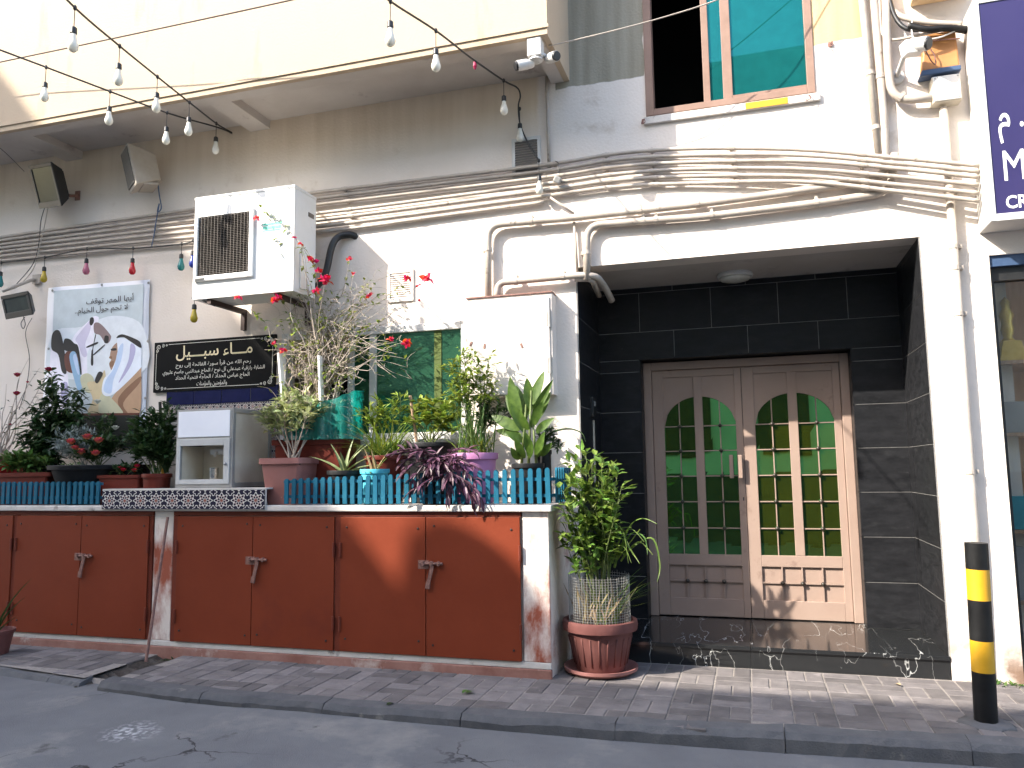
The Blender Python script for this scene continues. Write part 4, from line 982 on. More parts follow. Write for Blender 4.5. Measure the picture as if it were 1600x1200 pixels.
frame_line((X0+.17, ZT-i_), (X1-.17, ZT-i_)); frame_line((X0+.17, ZB+i_), (X1-.17, ZB+i_)); frame_line((X0+i_, ZB+.11), (X0+i_, ZT-.11)); frame_line((X1-i_, ZB+.11), (X1-i_, ZT-.11))
for sx in (0, 1):
    for sz in (0, 1):                     # corner scrolls
        ox, oz = (X1, -1) if sx else (X0, 1), (ZT, -1) if sz else (ZB, 1)
        for cx, cz, r0, turns in ((.055,.05,.026,1.6), (.105,.038,.018,1.4), (.042,.085,.018,1.4), (.145,.032,.012,1.2)):
            P = []
            for k in range(22):
                t_ = k/21; a = t_*turns*2*math.pi + cx*40; rr = r0*(1-t_*.85)
                P.append((ox[0]+ox[1]*(cx+rr*math.cos(a)), oz[0]+oz[1]*(cz+rr*math.sin(a))))
            for (a0, b0), (a1, b1) in zip(P, P[1:]):
                d = V(a1-a0, 0, b1-b0); n_ = V(-d.z, 0, d.x).normalized()*.0022
                b.add([V(a0,yt,b0)-n_, V(a1,yt,b1)-n_, V(a1,yt,b1)+n_, V(a0,yt,b0)+n_], [(0,1,2,3)])
b.build('border_scrolls', MT['ink_w'], plq)

# ---- poster banner
pst = thing('poster', 'printed poster of a horse and a robed man hung on the wall', 'poster', (at(150, 690, 0).x, 0, at(150, 690, 0).z))
MT['pvc'] = mat('white_vinyl', lin(222,224,232), lin(230,232,238), .5, 2, rvar=.05)
def pw(px, py, dy=0): return at(px, py, -.012-dy)
sheet = MB(); nx, nz = 14, 20; cs = [(76,450),(235,437),(227,700),(65,700)]; vs = []
for j in range(nz+1):
    for i in range(nx+1):
        u, w = i/nx, j/nz
        px = (cs[0][0]*(1-u)+cs[1][0]*u)*(1-w) + (cs[3][0]*(1-u)+cs[2][0]*u)*w; py = (cs[0][1]*(1-u)+cs[1][1]*u)*(1-w) + (cs[3][1]*(1-u)+cs[2][1]*u)*w
        p = at(px, py, -.012); edge = min(u, 1-u, w)
        p.y += -.004*mnoise.noise(V(u*3, w*4, 2)) - (.012*max(0, .04-w)*25*abs(math.sin(u*9)) if w < .04 else 0) - (.01 if (u < .01 or u > .99) else 0)*abs(math.sin(w*11))
        vs.append(p)
sheet.add(vs, [(j*(nx+1)+i, (j+1)*(nx+1)+i, (j+1)*(nx+1)+i+1, j*(nx+1)+i+1) for j in range(nz) for i in range(nx)])
so = sheet.build('vinyl_sheet', MT['pvc'], pst, smooth=True); md = so.modifiers.new('thick', 'SOLIDIFY'); md.thickness = .0015; md.offset = 0
PC = [('sky', lin(190,200,204)), ('skyb', lin(218,223,228)), ('horse', lin(234,230,240)), ('mane', lin(206,198,218)), ('hface', lin(132,112,112)), ('dark', lin(28,24,26)), ('brown', lin(96,48,36)),
      ('blue', lin(140,176,206)), ('white', lin(226,232,242)), ('skin', lin(158,126,106)), ('robe', lin(180,146,116)), ('robe2', lin(204,186,148)), ('olive', lin(192,190,160)), ('ltblue', lin(188,206,232)), ('rob3', lin(132,96,72)), ('green', lin(12,18,14)), ('lav', lin(176,172,204))]
pm = []; pidx = {}
for i, (n, c) in enumerate(PC): pm.append(print_mat('print_'+n, c)); pidx[n] = i
pb = MB(); lay = [0]
def shp(col, pts, rough=False):
    lay[0] += 1; n = len(pts); sm = []
    if rough: sm = pts
    else:
        for i in range(n):
            p0, p1, p2, p3 = [Vector(pts[(i+k) % n]) for k in (-1, 0, 1, 2)]
            for j in range(5): t_ = j/5; q_ = .5*((2*p1)+(p2-p0)*t_*.8+(2*p0-5*p1+4*p2-p3)*t_*t_*.8+(3*p1-p0-3*p2+p3)*t_**3*.8) + (p2-p1)*(t_*.2 if 0 else 0); sm.append(q_ if 0 else tuple(.5*((2*p1)+(p2-p0)*t_+(2*p0-5*p1+4*p2-p3)*t_*t_+(3*p1-p0-3*p2+p3)*t_**3)))
    pb.poly([at(70+a/5.217, 430+c_/5.217, -.0215-.0002*lay[0]) for a, c_ in sm][::-1], pidx[col])
shp('sky', [(76,128),(806,72),(772,1135),(40,1135)], True); shp('skyb', [(300,420),(560,330),(800,420),(785,800),(60,820),(70,470)])
shp('horse', [(400,335),(440,345),(425,400),(400,470),(395,560),(345,640),(345,800),(300,830),(270,700),(225,560),(235,500),(280,445),(350,380)])
shp('mane', [(300,450),(350,390),(380,360),(370,450),(330,560),(345,650),(310,660),(270,560),(250,520)])
shp('horse', [(50,600),(110,640),(140,720),(185,790),(190,1000),(150,1130),(45,1130)])
shp('lav', [(130,900),(185,880),(185,1040),(150,1060)])
shp('hface', [(400,400),(430,385),(470,410),(530,480),(540,510),(520,550),(490,550),(450,490),(405,470)])
shp('dark', [(370,350),(395,345),(400,380),(380,410),(365,395)]); shp('dark', [(490,495),(520,500),(515,550),(485,548)])
shp('dark', [(410,490),(418,490),(395,600),(395,725),(376,725),(380,620),(388,600)]); shp('dark', [(400,640),(480,570),(484,578),(404,650)]); shp('dark', [(345,580),(425,545),(428,560),(348,590)])
shp('dark', [(55,600),(58,490),(92,447),(128,470),(158,600),(178,790),(138,782),(110,650)]); shp('brown', [(165,640),(260,600),(290,690),(285,790),(180,780)])
shp('dark', [(158,525),(200,520),(240,555),(275,590),(300,790),(285,795),(262,640),(160,610)])
shp('blue', [(200,665),(258,642),(300,915),(262,920)]); shp('ltblue', [(230,670),(256,650),(280,800),(262,790)])
shp('olive', [(290,830),(350,800),(400,850),(370,960),(310,920)])
shp('robe2', [(345,880),(430,860),(470,800),(490,780),(500,900),(470,1000),(640,1130),(360,1135),(390,1010)])
shp('robe', [(560,980),(770,770),(785,780),(772,1130),(620,1130),(560,1040)]); shp('rob3', [(600,1000),(770,830),(772,880),(640,1040),(680,1130),(640,1130)])
shp('olive', [(470,960),(520,980),(640,1130),(460,1130),(440,1040)])
shp('skin', [(590,550),(560,575),(540,610),(530,665),(540,690),(525,720),(535,760),(560,790),(600,760),(620,560)])
shp('dark', [(540,600),(580,595),(582,612),(545,615)]); shp('rob3', [(527,715),(560,700),(560,740),(535,745)]); shp('rob3', [(525,665),(545,660),(548,680),(530,680)])
shp('white', [(590,545),(605,510),(690,530),(780,590),(785,720),(770,770),(560,970),(470,965),(480,850),(540,780),(590,650)])
shp('ltblue', [(600,600),(640,560),(620,700),(560,850),(540,960),(480,940),(500,850),(560,760)]); shp('lav', [(700,560),(740,600),(700,740),(600,880),(680,700)])
shp('dark', [(585,512),(605,488),(650,485),(760,530),(785,565),(778,592),(690,535),(640,505)])
shp('dark', [(408,860),(430,800),(450,785),(470,795),(468,820),(430,880)])
shp('green', [(40,1137),(772,1130),(760,1400),(-20,1400)], True); shp('brown', [(40,1128),(772,1122),(772,1140),(40,1146)], True)
pb.build('printed_picture', pm, pst)
MT['ink_k'] = print_mat('black_print', (.015,.013,.018))
def pt(s, l, t, r, btm, m=None): mx = 70+(l+r)/2/5.217; return text_mesh(shape_ar(s), at(70+l/5.217, 470, -.0305).x, at(70+r/5.217, 470, -.0305).x, at(mx, 430+btm/5.217, -.0305).z, at(mx, 430+t/5.217, -.0305).z, -.0305, m or MT['ink_k'], pst, bold=.008)
pt('أيها المهر توقف', 338, 162, 724, 234); pt('لا تحم حول الخيام..', 250, 250, 678, 316)
for px, py in ((82,454),(159,445),(232,442),(76,545),(231,533),(227,622)):
    g_ = MB(); p = at(px, py, -.024); g_.lathe([(.014,0),(.012,.004),(.005,.005),(0,.005)], p, 10, axis=Matrix.Rotation(R(90), 3, 'X')); g_.build('eyelet', MT['steel'], pst)

# ---- shop sign box
SXL, SZ0, SZ1 = 1.672, 3.165, 4.80
sg = thing('shop_sign', 'purple illuminated shop sign box with white letters at the right edge', 'sign', (2.6, -.15, SZ0))
b = MB(); b.box(SXL, 4.6, -.30, -.002, SZ0, SZ1); b.build('case', MT['white'], sg, bevel=.006)
b = MB(); b.box(SXL+.035, 4.56, -.3035, -.3005, SZ0+.05, SZ1-.04); b.build('face', MT['purple'], sg)
b = MB()
for x0, x1, z0, z1 in ((SXL-.002, SXL+.034, SZ0, SZ1), (SXL+.034, 4.6, SZ0-.002, SZ0+.049), (SXL+.034, 4.6, SZ1-.039, SZ1+.002)): b.box(x0, x1, -.312, -.3005, z0, z1)
b.build('trim', MT['white'], sg, bevel=.003)
MT['letters'] = print_mat('white_letters', (.82,.82,.82), .4)
text_px('M', 1566, 236, 1603, 279, -.306, MT['letters'], sg, bold=0); text_px('CR', 1571, 306, 1608, 323, -.306, MT['letters'], sg, bold=.02)
text_px('\ufee1 .', 1558, 178, 1602, 220, -.306, MT['letters'], sg, bold=.01)

# ================================================================== wall fittings
def floodlight(c, w, h, d, rot, label, glassm):
    t = thing('floodlight', label, 'floodlight', tuple(c)); A = rot; c = Vector(c)
    L2W = lambda x, y, z: c + A @ V(x, y, z)
    b = MB(); f_ = [L2W(sx*w/2, -d/2, sz*h/2) for sx, sz in ((-1,-1),(1,-1),(1,1),(-1,1))]; k_ = [L2W(sx*w*.36, d/2, sz*h*.34) for sx, sz in ((-1,-1),(1,-1),(1,1),(-1,1))]
    b.add(f_+k_, [(0,1,2,3),(7,6,5,4),(0,4,5,1),(1,5,6,2),(2,6,7,3),(3,7,4,0)]); b.build('housing', MT['black'], t, bevel=.008)
    b = MB()
    for i in range(7): b.obox(L2W(-w*.3+w*.1*i, d*.35, 0), (.006, d*.6, h*.6), A)
    b.build('fins', MT['black'], t)
    b = MB()
    for x, z, sx, sz in ((0, h/2-.018, w, .036), (0, -h/2+.03, w, .06), (-w/2+.016, .01, .032, h-.1), (w/2-.016, .01, .032, h-.1)): b.obox(L2W(x, -d/2-.006, z), (sx, .014, sz), A)
    b.build('bezel', MT['black'], t, bevel=.003)
    b = MB(); b.obox(L2W(0, -d/2-.003, .012), (w-.06, .004, h-.095), A); b.build('glass', glassm, t)
    return t, L2W
def face_frame(tl, tr, br, bl):           # centre, width, height and axes of a roughly rectangular face
    tl, tr, br, bl = [at(*q) for q in (tl, tr, br, bl)]; c = (tl+tr+br+bl)/4; x = ((tr-tl)+(br-bl)).normalized(); z = ((tl-bl)+(tr-br)); z = (z - x*z.dot(x)).normalized(); y = z.cross(x)
    return c, ((tr-tl).length+(br-bl).length)/2, ((tl-bl).length+(tr-br).length)/2, Matrix((x, y, z)).transposed()
c, w_, h_, A1 = face_frame((38,267,-.26),(73,262,-.38),(106,313,-.32),(72,319,-.20))
fl1, l1 = floodlight(c + A1 @ V(0,.06,0), w_, h_, .12, A1, 'black floodlight tilted down high on the wall at the left', MT['glass_lamp'])
b = MB(); b.tube([at(92,300,-.22), at(110,306,-.10), at(122,306,-.002)], .016, 8); b.box(*(lambda q: (q.x-.03, q.x+.03, -.012, -.001, q.z-.05, q.z+.05))(at(122,306,0))); b.build('arm', MT['iron'], fl1)
c, w_, h_, A1 = face_frame((1,463,-.30),(43,455,-.36),(54,491,-.30),(12,499,-.24)); fl2, l2 = floodlight(c + A1 @ V(0,.035,0), w_, h_, .07, A1, 'black floodlight left of the poster on a pale arm', MT['glass_lamp'])
b = MB(); b.tube([at(4,455,-.30), at(22,448,-.25), at(48,438,-.08), at(58,437,-.002)], .018, 8); q = at(60,437,0); b.box(q.x-.05, q.x+.05, -.03, -.001, q.z-.05, q.z+.05); b.build('arm', MT['conduit'], fl2)
b = MB(); b.tube(smooth_path([l2(0,.0,-.12), l2(.03,-.02,-.2), l2(-.02,-.02,-.24), l2(-.06,0,-.18), l2(-.01,.02,-.125)], 5), .004, 6); b.build('cable_loop', MT['black'], fl2)
def cable(name, label, cat, pxs, r, m, k=6, group=None):
    pts = smooth_path([at(*q) for q in pxs], k); b = MB(); b.tube(pts, r, 6); return tag(b.build(name, m, smooth=True), label, cat, group)
cable('cable', 'pale twin cable hanging from the upper floodlight across the pipes', 'cable', [(76,318,-.2),(70,350,-.1),(62,385,-.08),(52,420,-.08),(30,446,-.10),(18,452,-.2)], .005, MT['conduit'])
cable('cable', 'thin dark cable beside the pale one under the upper floodlight', 'cable', [(72,318,-.2),(64,345,-.1),(60,385,-.075),(50,415,-.075),(22,448,-.15)], .004, MT['black'])
cable('cable', 'thin cable trailing down the wall from the lower floodlight', 'cable', [(50,497,-.2),(40,520,-.03),(46,560,-.02),(42,600,-.02),(30,640,-.02)], .0035, MT['black'])
cable('cable', 'thin wire from the frame edge to the upper floodlight', 'cable', [(-20,215,-.5),(10,240,-.4),(38,268,-.28)], .003, MT['black'])
cable('cable', 'thin overhead wire crossing the overhanging storey', 'cable', [(-80,114,-1.0),(0,97,-1.0),(200,55,-1.1),(455,0,-1.2),(600,-35,-1.3)], .0065, MT['brownpaint'])
cable('cable', 'pale cable from the twin cameras to beyond the upper window', 'cable', [(858,72,-.62),(950,50,-.6),(1040,26,-.5),(1130,-4,-.4),(1250,-60,-.2)], .005, MT['conduit'])
# PA speaker
spk = thing('loudspeaker', 'beige outdoor loudspeaker on the wall above the pipes', 'loudspeaker', tuple(at(222, 268, -.2)))
c, w_, h_, A2 = face_frame((185,246,-.22),(196,228,-.36),(216,281,-.40),(205,298,-.26)); fcz = c.copy(); c = c + A2 @ V(0,.10,0)
S2 = lambda x, y, z: c + A2 @ V(x, y, z)
b = MB(); f_ = [S2(sx*w_*.5, -.10, sz*h_*.5) for sx, sz in ((-1,-1),(1,-1),(1,1),(-1,1))]; k_ = [S2(sx*w_*.36, .16, sz*h_*.30 - .01) for sx, sz in ((-1,-1),(1,-1),(1,1),(-1,1))]
b.add(f_+k_, [(0,1,2,3),(7,6,5,4),(0,4,5,1),(1,5,6,2),(2,6,7,3),(3,7,4,0)]); b.build('cabinet', MT['speaker'], spk, bevel=.015)
b = MB(); b.obox(S2(0,-.104,0), (w_*.8,.012,h_*.84), A2); b.build('grille', MT['grey_net'], spk, bevel=.004)
b = MB(); b.tube([S2(0,.13,-.05), at(247,283,-.06), at(249,283,-.001)], .022, 8); b.obox(S2(.0,.05,-h_*.44), (w_*.8,.14,.02), A2); b.build('bracket', MT['speaker'], spk)
cable('cable', 'twisted dark cable hanging from the beige loudspeaker', 'cable', [(247,288,-.08),(249,305,-.07),(252,325,-.08),(246,331,-.085),(249,318,-.09),(244,345,-.075),(241,365,-.07),(237,385,-.07)], .006, MT['bluebase'])
# twin security cameras under the overhang corner
jb = thing('junction_box', 'white junction box under the corner of the overhang', 'junction box', tuple(at(838, 75, -.68)))
c = at(837, 80, -.715); b = MB(); b.box(c.x-.055, c.x+.055, -.77, -.66, c.z-.06, OZ-.002); b.build('case', MT['white'], jb, bevel=.006)
b = MB(); b.lathe([(.05,0),(.055,-.02),(.03,-.03)], (c.x, -.715, c.z-.06), 14); b.build('gland', MT['white'], jb)
def bullet(c, d, label, r=.036, L_=.14, mount=None):
    t = thing('security_camera', label, 'camera', tuple(c)); d = Vector(d).normalized(); A = d.to_track_quat('Z', 'Y').to_matrix(); c = Vector(c)
    b = MB(); b.lathe([(r*.85,-L_/2),(r,-L_/2+.015),(r,L_/2)], c, 16, axis=A); b.build('body', MT['white'], t, auto=40)
    b = MB(); b.lathe([(r*1.12,L_/2-.004),(r*1.12,-L_/2+.05),(r*1.04,-L_/2+.05),(r*1.04,L_/2-.006)], c, 16, axis=A); b.build('hood', MT['white'], t, auto=40)
    b = MB(); b.lathe([(r*1.0,-.012),(r*1.0,.006),(r*.9,.012),(0,.013)], c+d*(L_/2+.001), 16, axis=A); b.build('lens', MT['black'], t, auto=40)
    if mount: b = MB(); b.tube([c - d*L_*.3, *[Vector(q) for q in mount]], .014, 8); b.build('mount_arm', MT['white'], t)
    return t
bullet(at(820, 101, -.74), (-.75, -.5, -.28), 'left facing white camera under the overhang corner', mount=[at(834,93,-.72), c+V(0,0,-.05)])
bullet(at(862, 90, -.70), (.62, -.62, -.26), 'right facing white camera under the overhang corner', mount=[at(850,86,-.70), c+V(.04,0,-.03)])
# right side cluster
q = at(1474, 148, -.001); jb2 = thing('junction_box', 'square white junction box on the wall left of the purple sign', 'junction box', tuple(q))
b = MB(); b.box(q.x-.095, q.x+.095, -.11, -.001, q.z-.10, q.z+.10); b.build('case', MT['creamplastic'], jb2, bevel=.006)
b = MB(); b.box(q.x-.09, q.x+.09, -.122, -.1105, q.z-.095, q.z+.095); b.build('lid', MT['white'], jb2, bevel=.006)
for sx in (-1, 1):
    for sz in (-1, 1): s = MB(); s.ball((q.x+sx*.075, -.122, q.z+sz*.08), .006, 6); s.build('screw', MT['steel'], jb2)
q = at(1464, 92, -.001); al = thing('alarm_box', 'orange wall box with blue base above the square junction box', 'alarm box', tuple(q))
b = MB(); b.prism([(q.x-.13,q.z-.12),(q.x+.13,q.z-.12),(q.x+.12,q.z+.17),(q.x-.09,q.z+.17)], -.08, -.001); fixn(b.build('case', MT['orangebox'], al, bevel=.012))
b = MB(); b.prism([(q.x-.15,q.z-.17),(q.x+.13,q.z-.16),(q.x+.13,q.z-.122),(q.x-.13,q.z-.122)], -.11, -.001); fixn(b.build('base', MT['bluebase'], al, bevel=.008))
q = at(1400, 122, -.001); m1 = at(1414, 84, -.22)
bullet(at(1432, 70, -.24), (.72, -.55, -.3), 'white camera on an angled arm beside the orange box', .045, .17, mount=None)
t = thing('camera_bracket', 'round based white wall bracket carrying the camera by the orange box', 'bracket', tuple(q))
b = MB(); b.lathe([(.06,0),(.055,.025),(.03,.035)], q, 16, axis=Matrix.Rotation(R(90), 3, 'X')); b.build('base_plate', MT['white'], t)
b = MB(); b.tube([q+V(0,-.03,0), m1], .018, 10); b.obox(at(1424,76,-.23), (.13,.08,.10), rot3(0, R(-8), R(20))); b.build('arm', MT['white'], t, bevel=.004)
for i, (lab, pxs, r, m) in enumerate([
    ('thick grey cable looping above the orange box', [(1378,-30,-.06),(1395,15,-.07),(1420,30,-.10),(1460,36,-.12),(1503,38,-.12)], .022, MT['conduit']),
    ('black cable looping above the orange box', [(1386,-20,-.09),(1398,25,-.09),(1420,46,-.12),(1465,44,-.13),(1510,50,-.10)], .016, MT['black']),
    ('pale conduit bend left of the camera bracket', [(1374,-40,-.06),(1376,40,-.06),(1384,58,-.07),(1400,62,-.08),(1450,52,-.12),(1502,40,-.14)], .011, MT['conduit']),
    ('thin white cable looped in front of the orange box', [(1425,30,-.14),(1426,58,-.16),(1440,62,-.16),(1470,58,-.15),(1500,44,-.14)], .006, MT['white']),
    ('thin dark wire drooping across the orange box', [(1446,78,-.2),(1455,95,-.14),(1462,100,-.12),(1460,86,-.12),(1452,66,-.14),(1500,60,-.12)], .005, MT['iron'])]):
    cable('cable', lab, 'cable', pxs, r, m)
cable('cable', 'thick dark cable bundle under the wall box at the top edge', 'cable', [(1420,40,-.15),(1450,46,-.17),(1480,44,-.16),(1512,46,-.12)], .024, MT['blackpaint'])
q = at(1470, -14, 0); b = MB(); b.box(q.x-.22, q.x+.20, -.22, -.001, q.z-.09, q.z+.5); tag(b.build('wall_box', MT['beige'], bevel=.01), 'beige metal box on the wall cut by the top edge', 'box')
# meter cabinet
X0, X1, Z1, Z0_ = -2.25, -1.52, 2.955, 2.11
mc = thing('meter_cabinet', 'white painted metal meter cabinet left of the door recess', 'cabinet', ((X0+X1)/2, 0, Z0_))
b = MB(); b.box(X0, X1+.012, -.145, -.001, Z0_, Z1); b.build('case', MT['wall'], mc, bevel=.004)
b = MB(); b.box(X0+.01, X1-.008, -.160, -.1455, Z0_+.012, Z1-.035); b.build('door', MT['wall'], mc, bevel=.004)
b = MB(); b.box(X0-.006, X1+.016, -.158, -.001, Z1+.0005, Z1+.012); b.build('top_flange', MT['iron'], mc)
for z in (Z0_+.24, Z1-.22):
    b = MB(); b.tube([(X1-.004,-.165,z-.075),(X1-.004,-.165,z+.075)], .012, 8); b.box(X1-.03, X1-.004, -.166, -.1602, z-.06, z+.06); b.build('hinge', MT['steel'], mc)
for px, py in ((736,537),(757,541),(815,540)):
    s = at(px, py, -.161); b = MB(); b.obox((s.x, -.162, s.z), (.018, .006, .04), rot3(0, R(rnd(-30,30)), 0)); b.build('latch', MT['iron'], mc)
# small wall hooks, brackets under the upper window
for i, (px, py, lab) in enumerate(((1297,70,'small bent iron hook in the wall right of the upper window'),(1262,153,'broken iron bracket under the right end of the upper window'),(1006,190,'broken iron bracket under the left end of the upper window'))):
    q = at(px, py, 0); b = MB(); b.tube(smooth_path([(q.x,-.001,q.z),(q.x+.01,-.05,q.z),(q.x+.015,-.05,q.z-.03),(q.x-.012,-.04,q.z-.035),(q.x-.015,-.02,q.z-.01)], 4), .004, 6); b.obox((q.x,-.008,q.z),(.035,.012,.03),rot3(0,.3,0)); tag(b.build('wall_hook', MT['iron']), lab, 'hook')

# ================================================================== string lights
def bulb(t, p, col, drop=.13, size=1.0, cable_m=None):
    p = Vector(p); g_ = MB(); g_.tube([p, p+V(0,0,-drop)], .003, 5); g_.ball(p, .013, 6, sz=1.5)
    h = g_.build('drop_wire', MT['black'], t)
    a = p+V(0,0,-drop); s = MB(); s.lathe([(.010,.0),(.019,-.008),(.021,-.045),(.017,-.05)], a, 10); s.build('socket', MT['black'], t, auto=40)
    r = .034*size; g2 = MB(); g2.lathe([(.016,0),(.018,-.02),(r*.8,-.045*size-.01),(r,-.07*size-.01),(r*.86,-.094*size-.01),(r*.45,-.109*size-.01),(0,-.113*size-.01)], a+V(0,0,-.048), 14)
    g2.build('bulb', col, t, smooth=True)
def light_string(label, pxs, bulbs, cols, sag_k=6, drop=.13, r=.0075, size=1.0):
    pts = smooth_path([at(*q) for q in pxs], sag_k); t = thing('string_light', label, 'string light', tuple(pts[0]))
    b = MB(); b.tube(pts, r, 6); b.build('wire', MT['black'], t, smooth=True)
    for i, q in enumerate(bulbs): bulb(t, at(*q), cols[i % len(cols)], drop, size)
    return t
wht = [MT['bulbglass']]
light_string('string of white bulbs slanting down from the top edge at the left', [(40,-70,-3.1),(117,12,-2.6),(187,72,-2.0),(246,120,-1.45),(296,160,-.95),(338,193,-.35),(362,207,-.01)],
             [(117,12,-2.6),(187,72,-2.0),(246,120,-1.45),(296,160,-.95),(338,193,-.35)], wht)
light_string('lower string of white bulbs coming in from the left edge', [(-100,40,-2.0),(0,78,-1.7),(72,105,-1.5),(172,143,-1.2),(263,177,-.75),(340,199,-.25),(362,208,-.01)],
             [(72,105,-1.5),(172,143,-1.2),(261,176,-.76)], wht)
light_string('string of white bulbs running from the top edge to the vent', [(560,-40,-2.5),(610,2,-2.1),(681,48,-1.55),(738,92,-1.0),(787,126,-.4),(808,137,-.1),(813,150,-.05),(810,166,-.05),(813,195,-.05),(826,225,-.06),(842,251,-.09)],
             [(610,2,-2.1),(681,48,-1.55),(787,126,-.4),(812,170,-.06),(842,251,-.10)], wht)
cm = {}
for n, c_ in (('teal', (.02,.20,.20)), ('yellow', (.50,.36,.03)), ('pink', (.50,.15,.22)), ('red', (.55,.02,.03)), ('blue', (.03,.05,.30))): cm[n] = mat('bulb_'+n, c_, None, .25, 5, transl=.15)
light_string('string of coloured bulbs along the wall above the poster', [(-40,415,-.10),(2,410,-.10),(70,402,-.10),(136,389,-.10),(208,388,-.10),(284,381,-.10),(308,374,-.12),(330,366,-.14)],
             [(2,410,-.10),(70,402,-.10),(136,389,-.10),(208,388,-.10),(284,381,-.10),(302,376,-.11)], [cm['teal'], cm['yellow'], cm['pink'], cm['red'], cm['teal'], cm['blue']], drop=.10)
light_string('single yellow bulb hanging under the air conditioner corner', [(300,466,-.50),(308,465,-.50),(318,470,-.48),(336,478,-.46)], [(304,465,-.50)], [cm['yellow']], drop=.06)
q = at(742, 98, -.9); b = MB(); b.lathe([(.004,.02),(.012,.0),(.016,-.03),(.006,-.055)], q, 8); tag(b.build('string_plug', MT['darkrose']), 'small dark red plug tied to the middle string light', 'plug')
q = at(871, 281, -.09); t = thing('empty_socket', 'black empty lamp socket hanging over the pipes', 'socket', tuple(q))
b = MB(); b.tube(smooth_path([at(868,252,-.06), at(873,256,-.09), at(872,270,-.09)], 4), .004, 6); b.build('wire', MT['black'], t)
b = MB(); b.obox(q, (.06,.05,.055), rot3(.3,.5,.2)); b.build('cap', MT['steel'], t, bevel=.008)

# ================================================================== bollard
bp = atz(1541, 1130, 0); bt = at(1525, 848, bp.y)
bo = thing('bollard', 'black and yellow striped steel bollard on the pavement', 'bollard', (bp.x, bp.y, 0))
H = bt.z; lean = V(.012, 0, 0); ys = [0, .30, .53, .73, .90, H]
for z0, z1, m in ((-.05, at(1536,1049,bp.y).z, 'blackpaint'), (at(1536,1049,bp.y).z, at(1533,1000,bp.y).z, 'yellow'), (at(1533,1000,bp.y).z, at(1530,937,bp.y).z, 'blackpaint'), (at(1530,937,bp.y).z, at(1528,889,bp.y).z, 'yellow'), (at(1528,889,bp.y).z, H, 'blackpaint')):
    P = lambda z: V(bp.x + (bt.x-bp.x)*z/H, bp.y, z)
    b = MB(); b.tube([P(z0), P(z1)], .062, 24, caps=(z1 == H)); o = b.build('band', MT[m], bo, auto=40)
b = MB(); b.lathe([(.15,-.005),(.13,.006),(.09,.012),(.064,.016)], (bp.x, bp.y, 0), 18); o = b.build('concrete_collar', MT['kerb'], bo, smooth=True)
for v in o.data.vertices: v.co.x += rnd(-.02,.02); v.co.y += rnd(-.02,.02)
# iron rod leaning on the pier
a, c = at(262, 808, PY-.03), atz(228, 1034, 0.005)
b = MB(); b.tube([a, V((a.x+c.x)/2, (a.y+c.y)/2, (a.z+c.z)/2), c], .012, 8); tag(b.build('iron_rod', MT['iron']), 'rusty rod leaning on the pier between the cupboards', 'rod')
a, c = at(250, 628, -.25), V(at(258, 720, -.25).x, -.25, 1.26)
t = thing('broom_handle', 'black and yellow tool handle behind the plants', 'handle', tuple(c)); m_ = a.lerp(c, .35)
b = MB(); b.tube([a, m_], .014, 8); b.build('grip', MT['black'], t); b = MB(); b.tube([m_, c], .014, 8); b.build('shaft', MT['yellow'], t)

# ================================================================== picket fences on the ledge
def fence(x0, x1, n, y, label, top0, top1, ret=None):
    t = thing('picket_fence', label, 'fence', (x0, y, PZ), 'low picket fences on the planter ledge')
    first = None
    def picket_mesh(h):
        w, th = .036, .016; prof = [(-w/2, 0), (w/2, 0), (w/2, h-w*.45)] + [(w/2*math.cos(a), h-w*.45 + w*.45*math.sin(a)) for a in [math.pi*i/6 for i in range(1, 6)]] + [(-w/2, h-w*.45)]
        b = MB(); b.prism(prof, -th/2, th/2); return b
    h = top0 - PZ - .012
    base = picket_mesh(h)
    for i in range(n):
        x = x0 + (x1-x0)*(i+.5)/n; hh = (top0 + (top1-top0)*i/max(1, n-1) - PZ - .012)
        if first is None:
            o = base.build('picket', MT['teal'], None); first = fixn(o); o.parent = t; o.location = V(x, y-.012, PZ+.012) - wloc(t)
        else: o = share(first, (x, y-.012, PZ+.012), t)
        o.scale.z = hh/h; o.rotation_euler = (rnd(-.015,.015), rnd(-.02,.02), 0)
    for z in (.07, .19):
        b = MB(); b.box(x0, x1, y-.0035, y+.012, PZ+z-.012, PZ+z+.012); b.build('rail', MT['teal'], t)
    if ret:
        m = 7
        for i in range(m):
            yy = y + .03 + (ret-.03)*(i+.5)/m; o = share(first, (x1+.012, yy, PZ+.012), t, R(90)); o.scale.z = (top1-PZ-.012)/h
        for z in (.07, .19):
            b = MB(); b.box(x1-.012, x1+.0035, y+.012, y+ret, PZ+z-.012, PZ+z+.012); b.build('rail', MT['teal'], t)
    return t
fx0, fx1 = at(443, 770, -.66).x, at(864, 770, -.66).x
fence(fx0, fx1, 34, -.655, 'sunlit teal picket fence in front of the right flower pots', 1.455, 1.515, ret=.55)
fence(-7.4, at(159, 770, -.66).x, 29, -.655, 'shaded teal picket fence in front of the left flower pots', 1.462, 1.452)

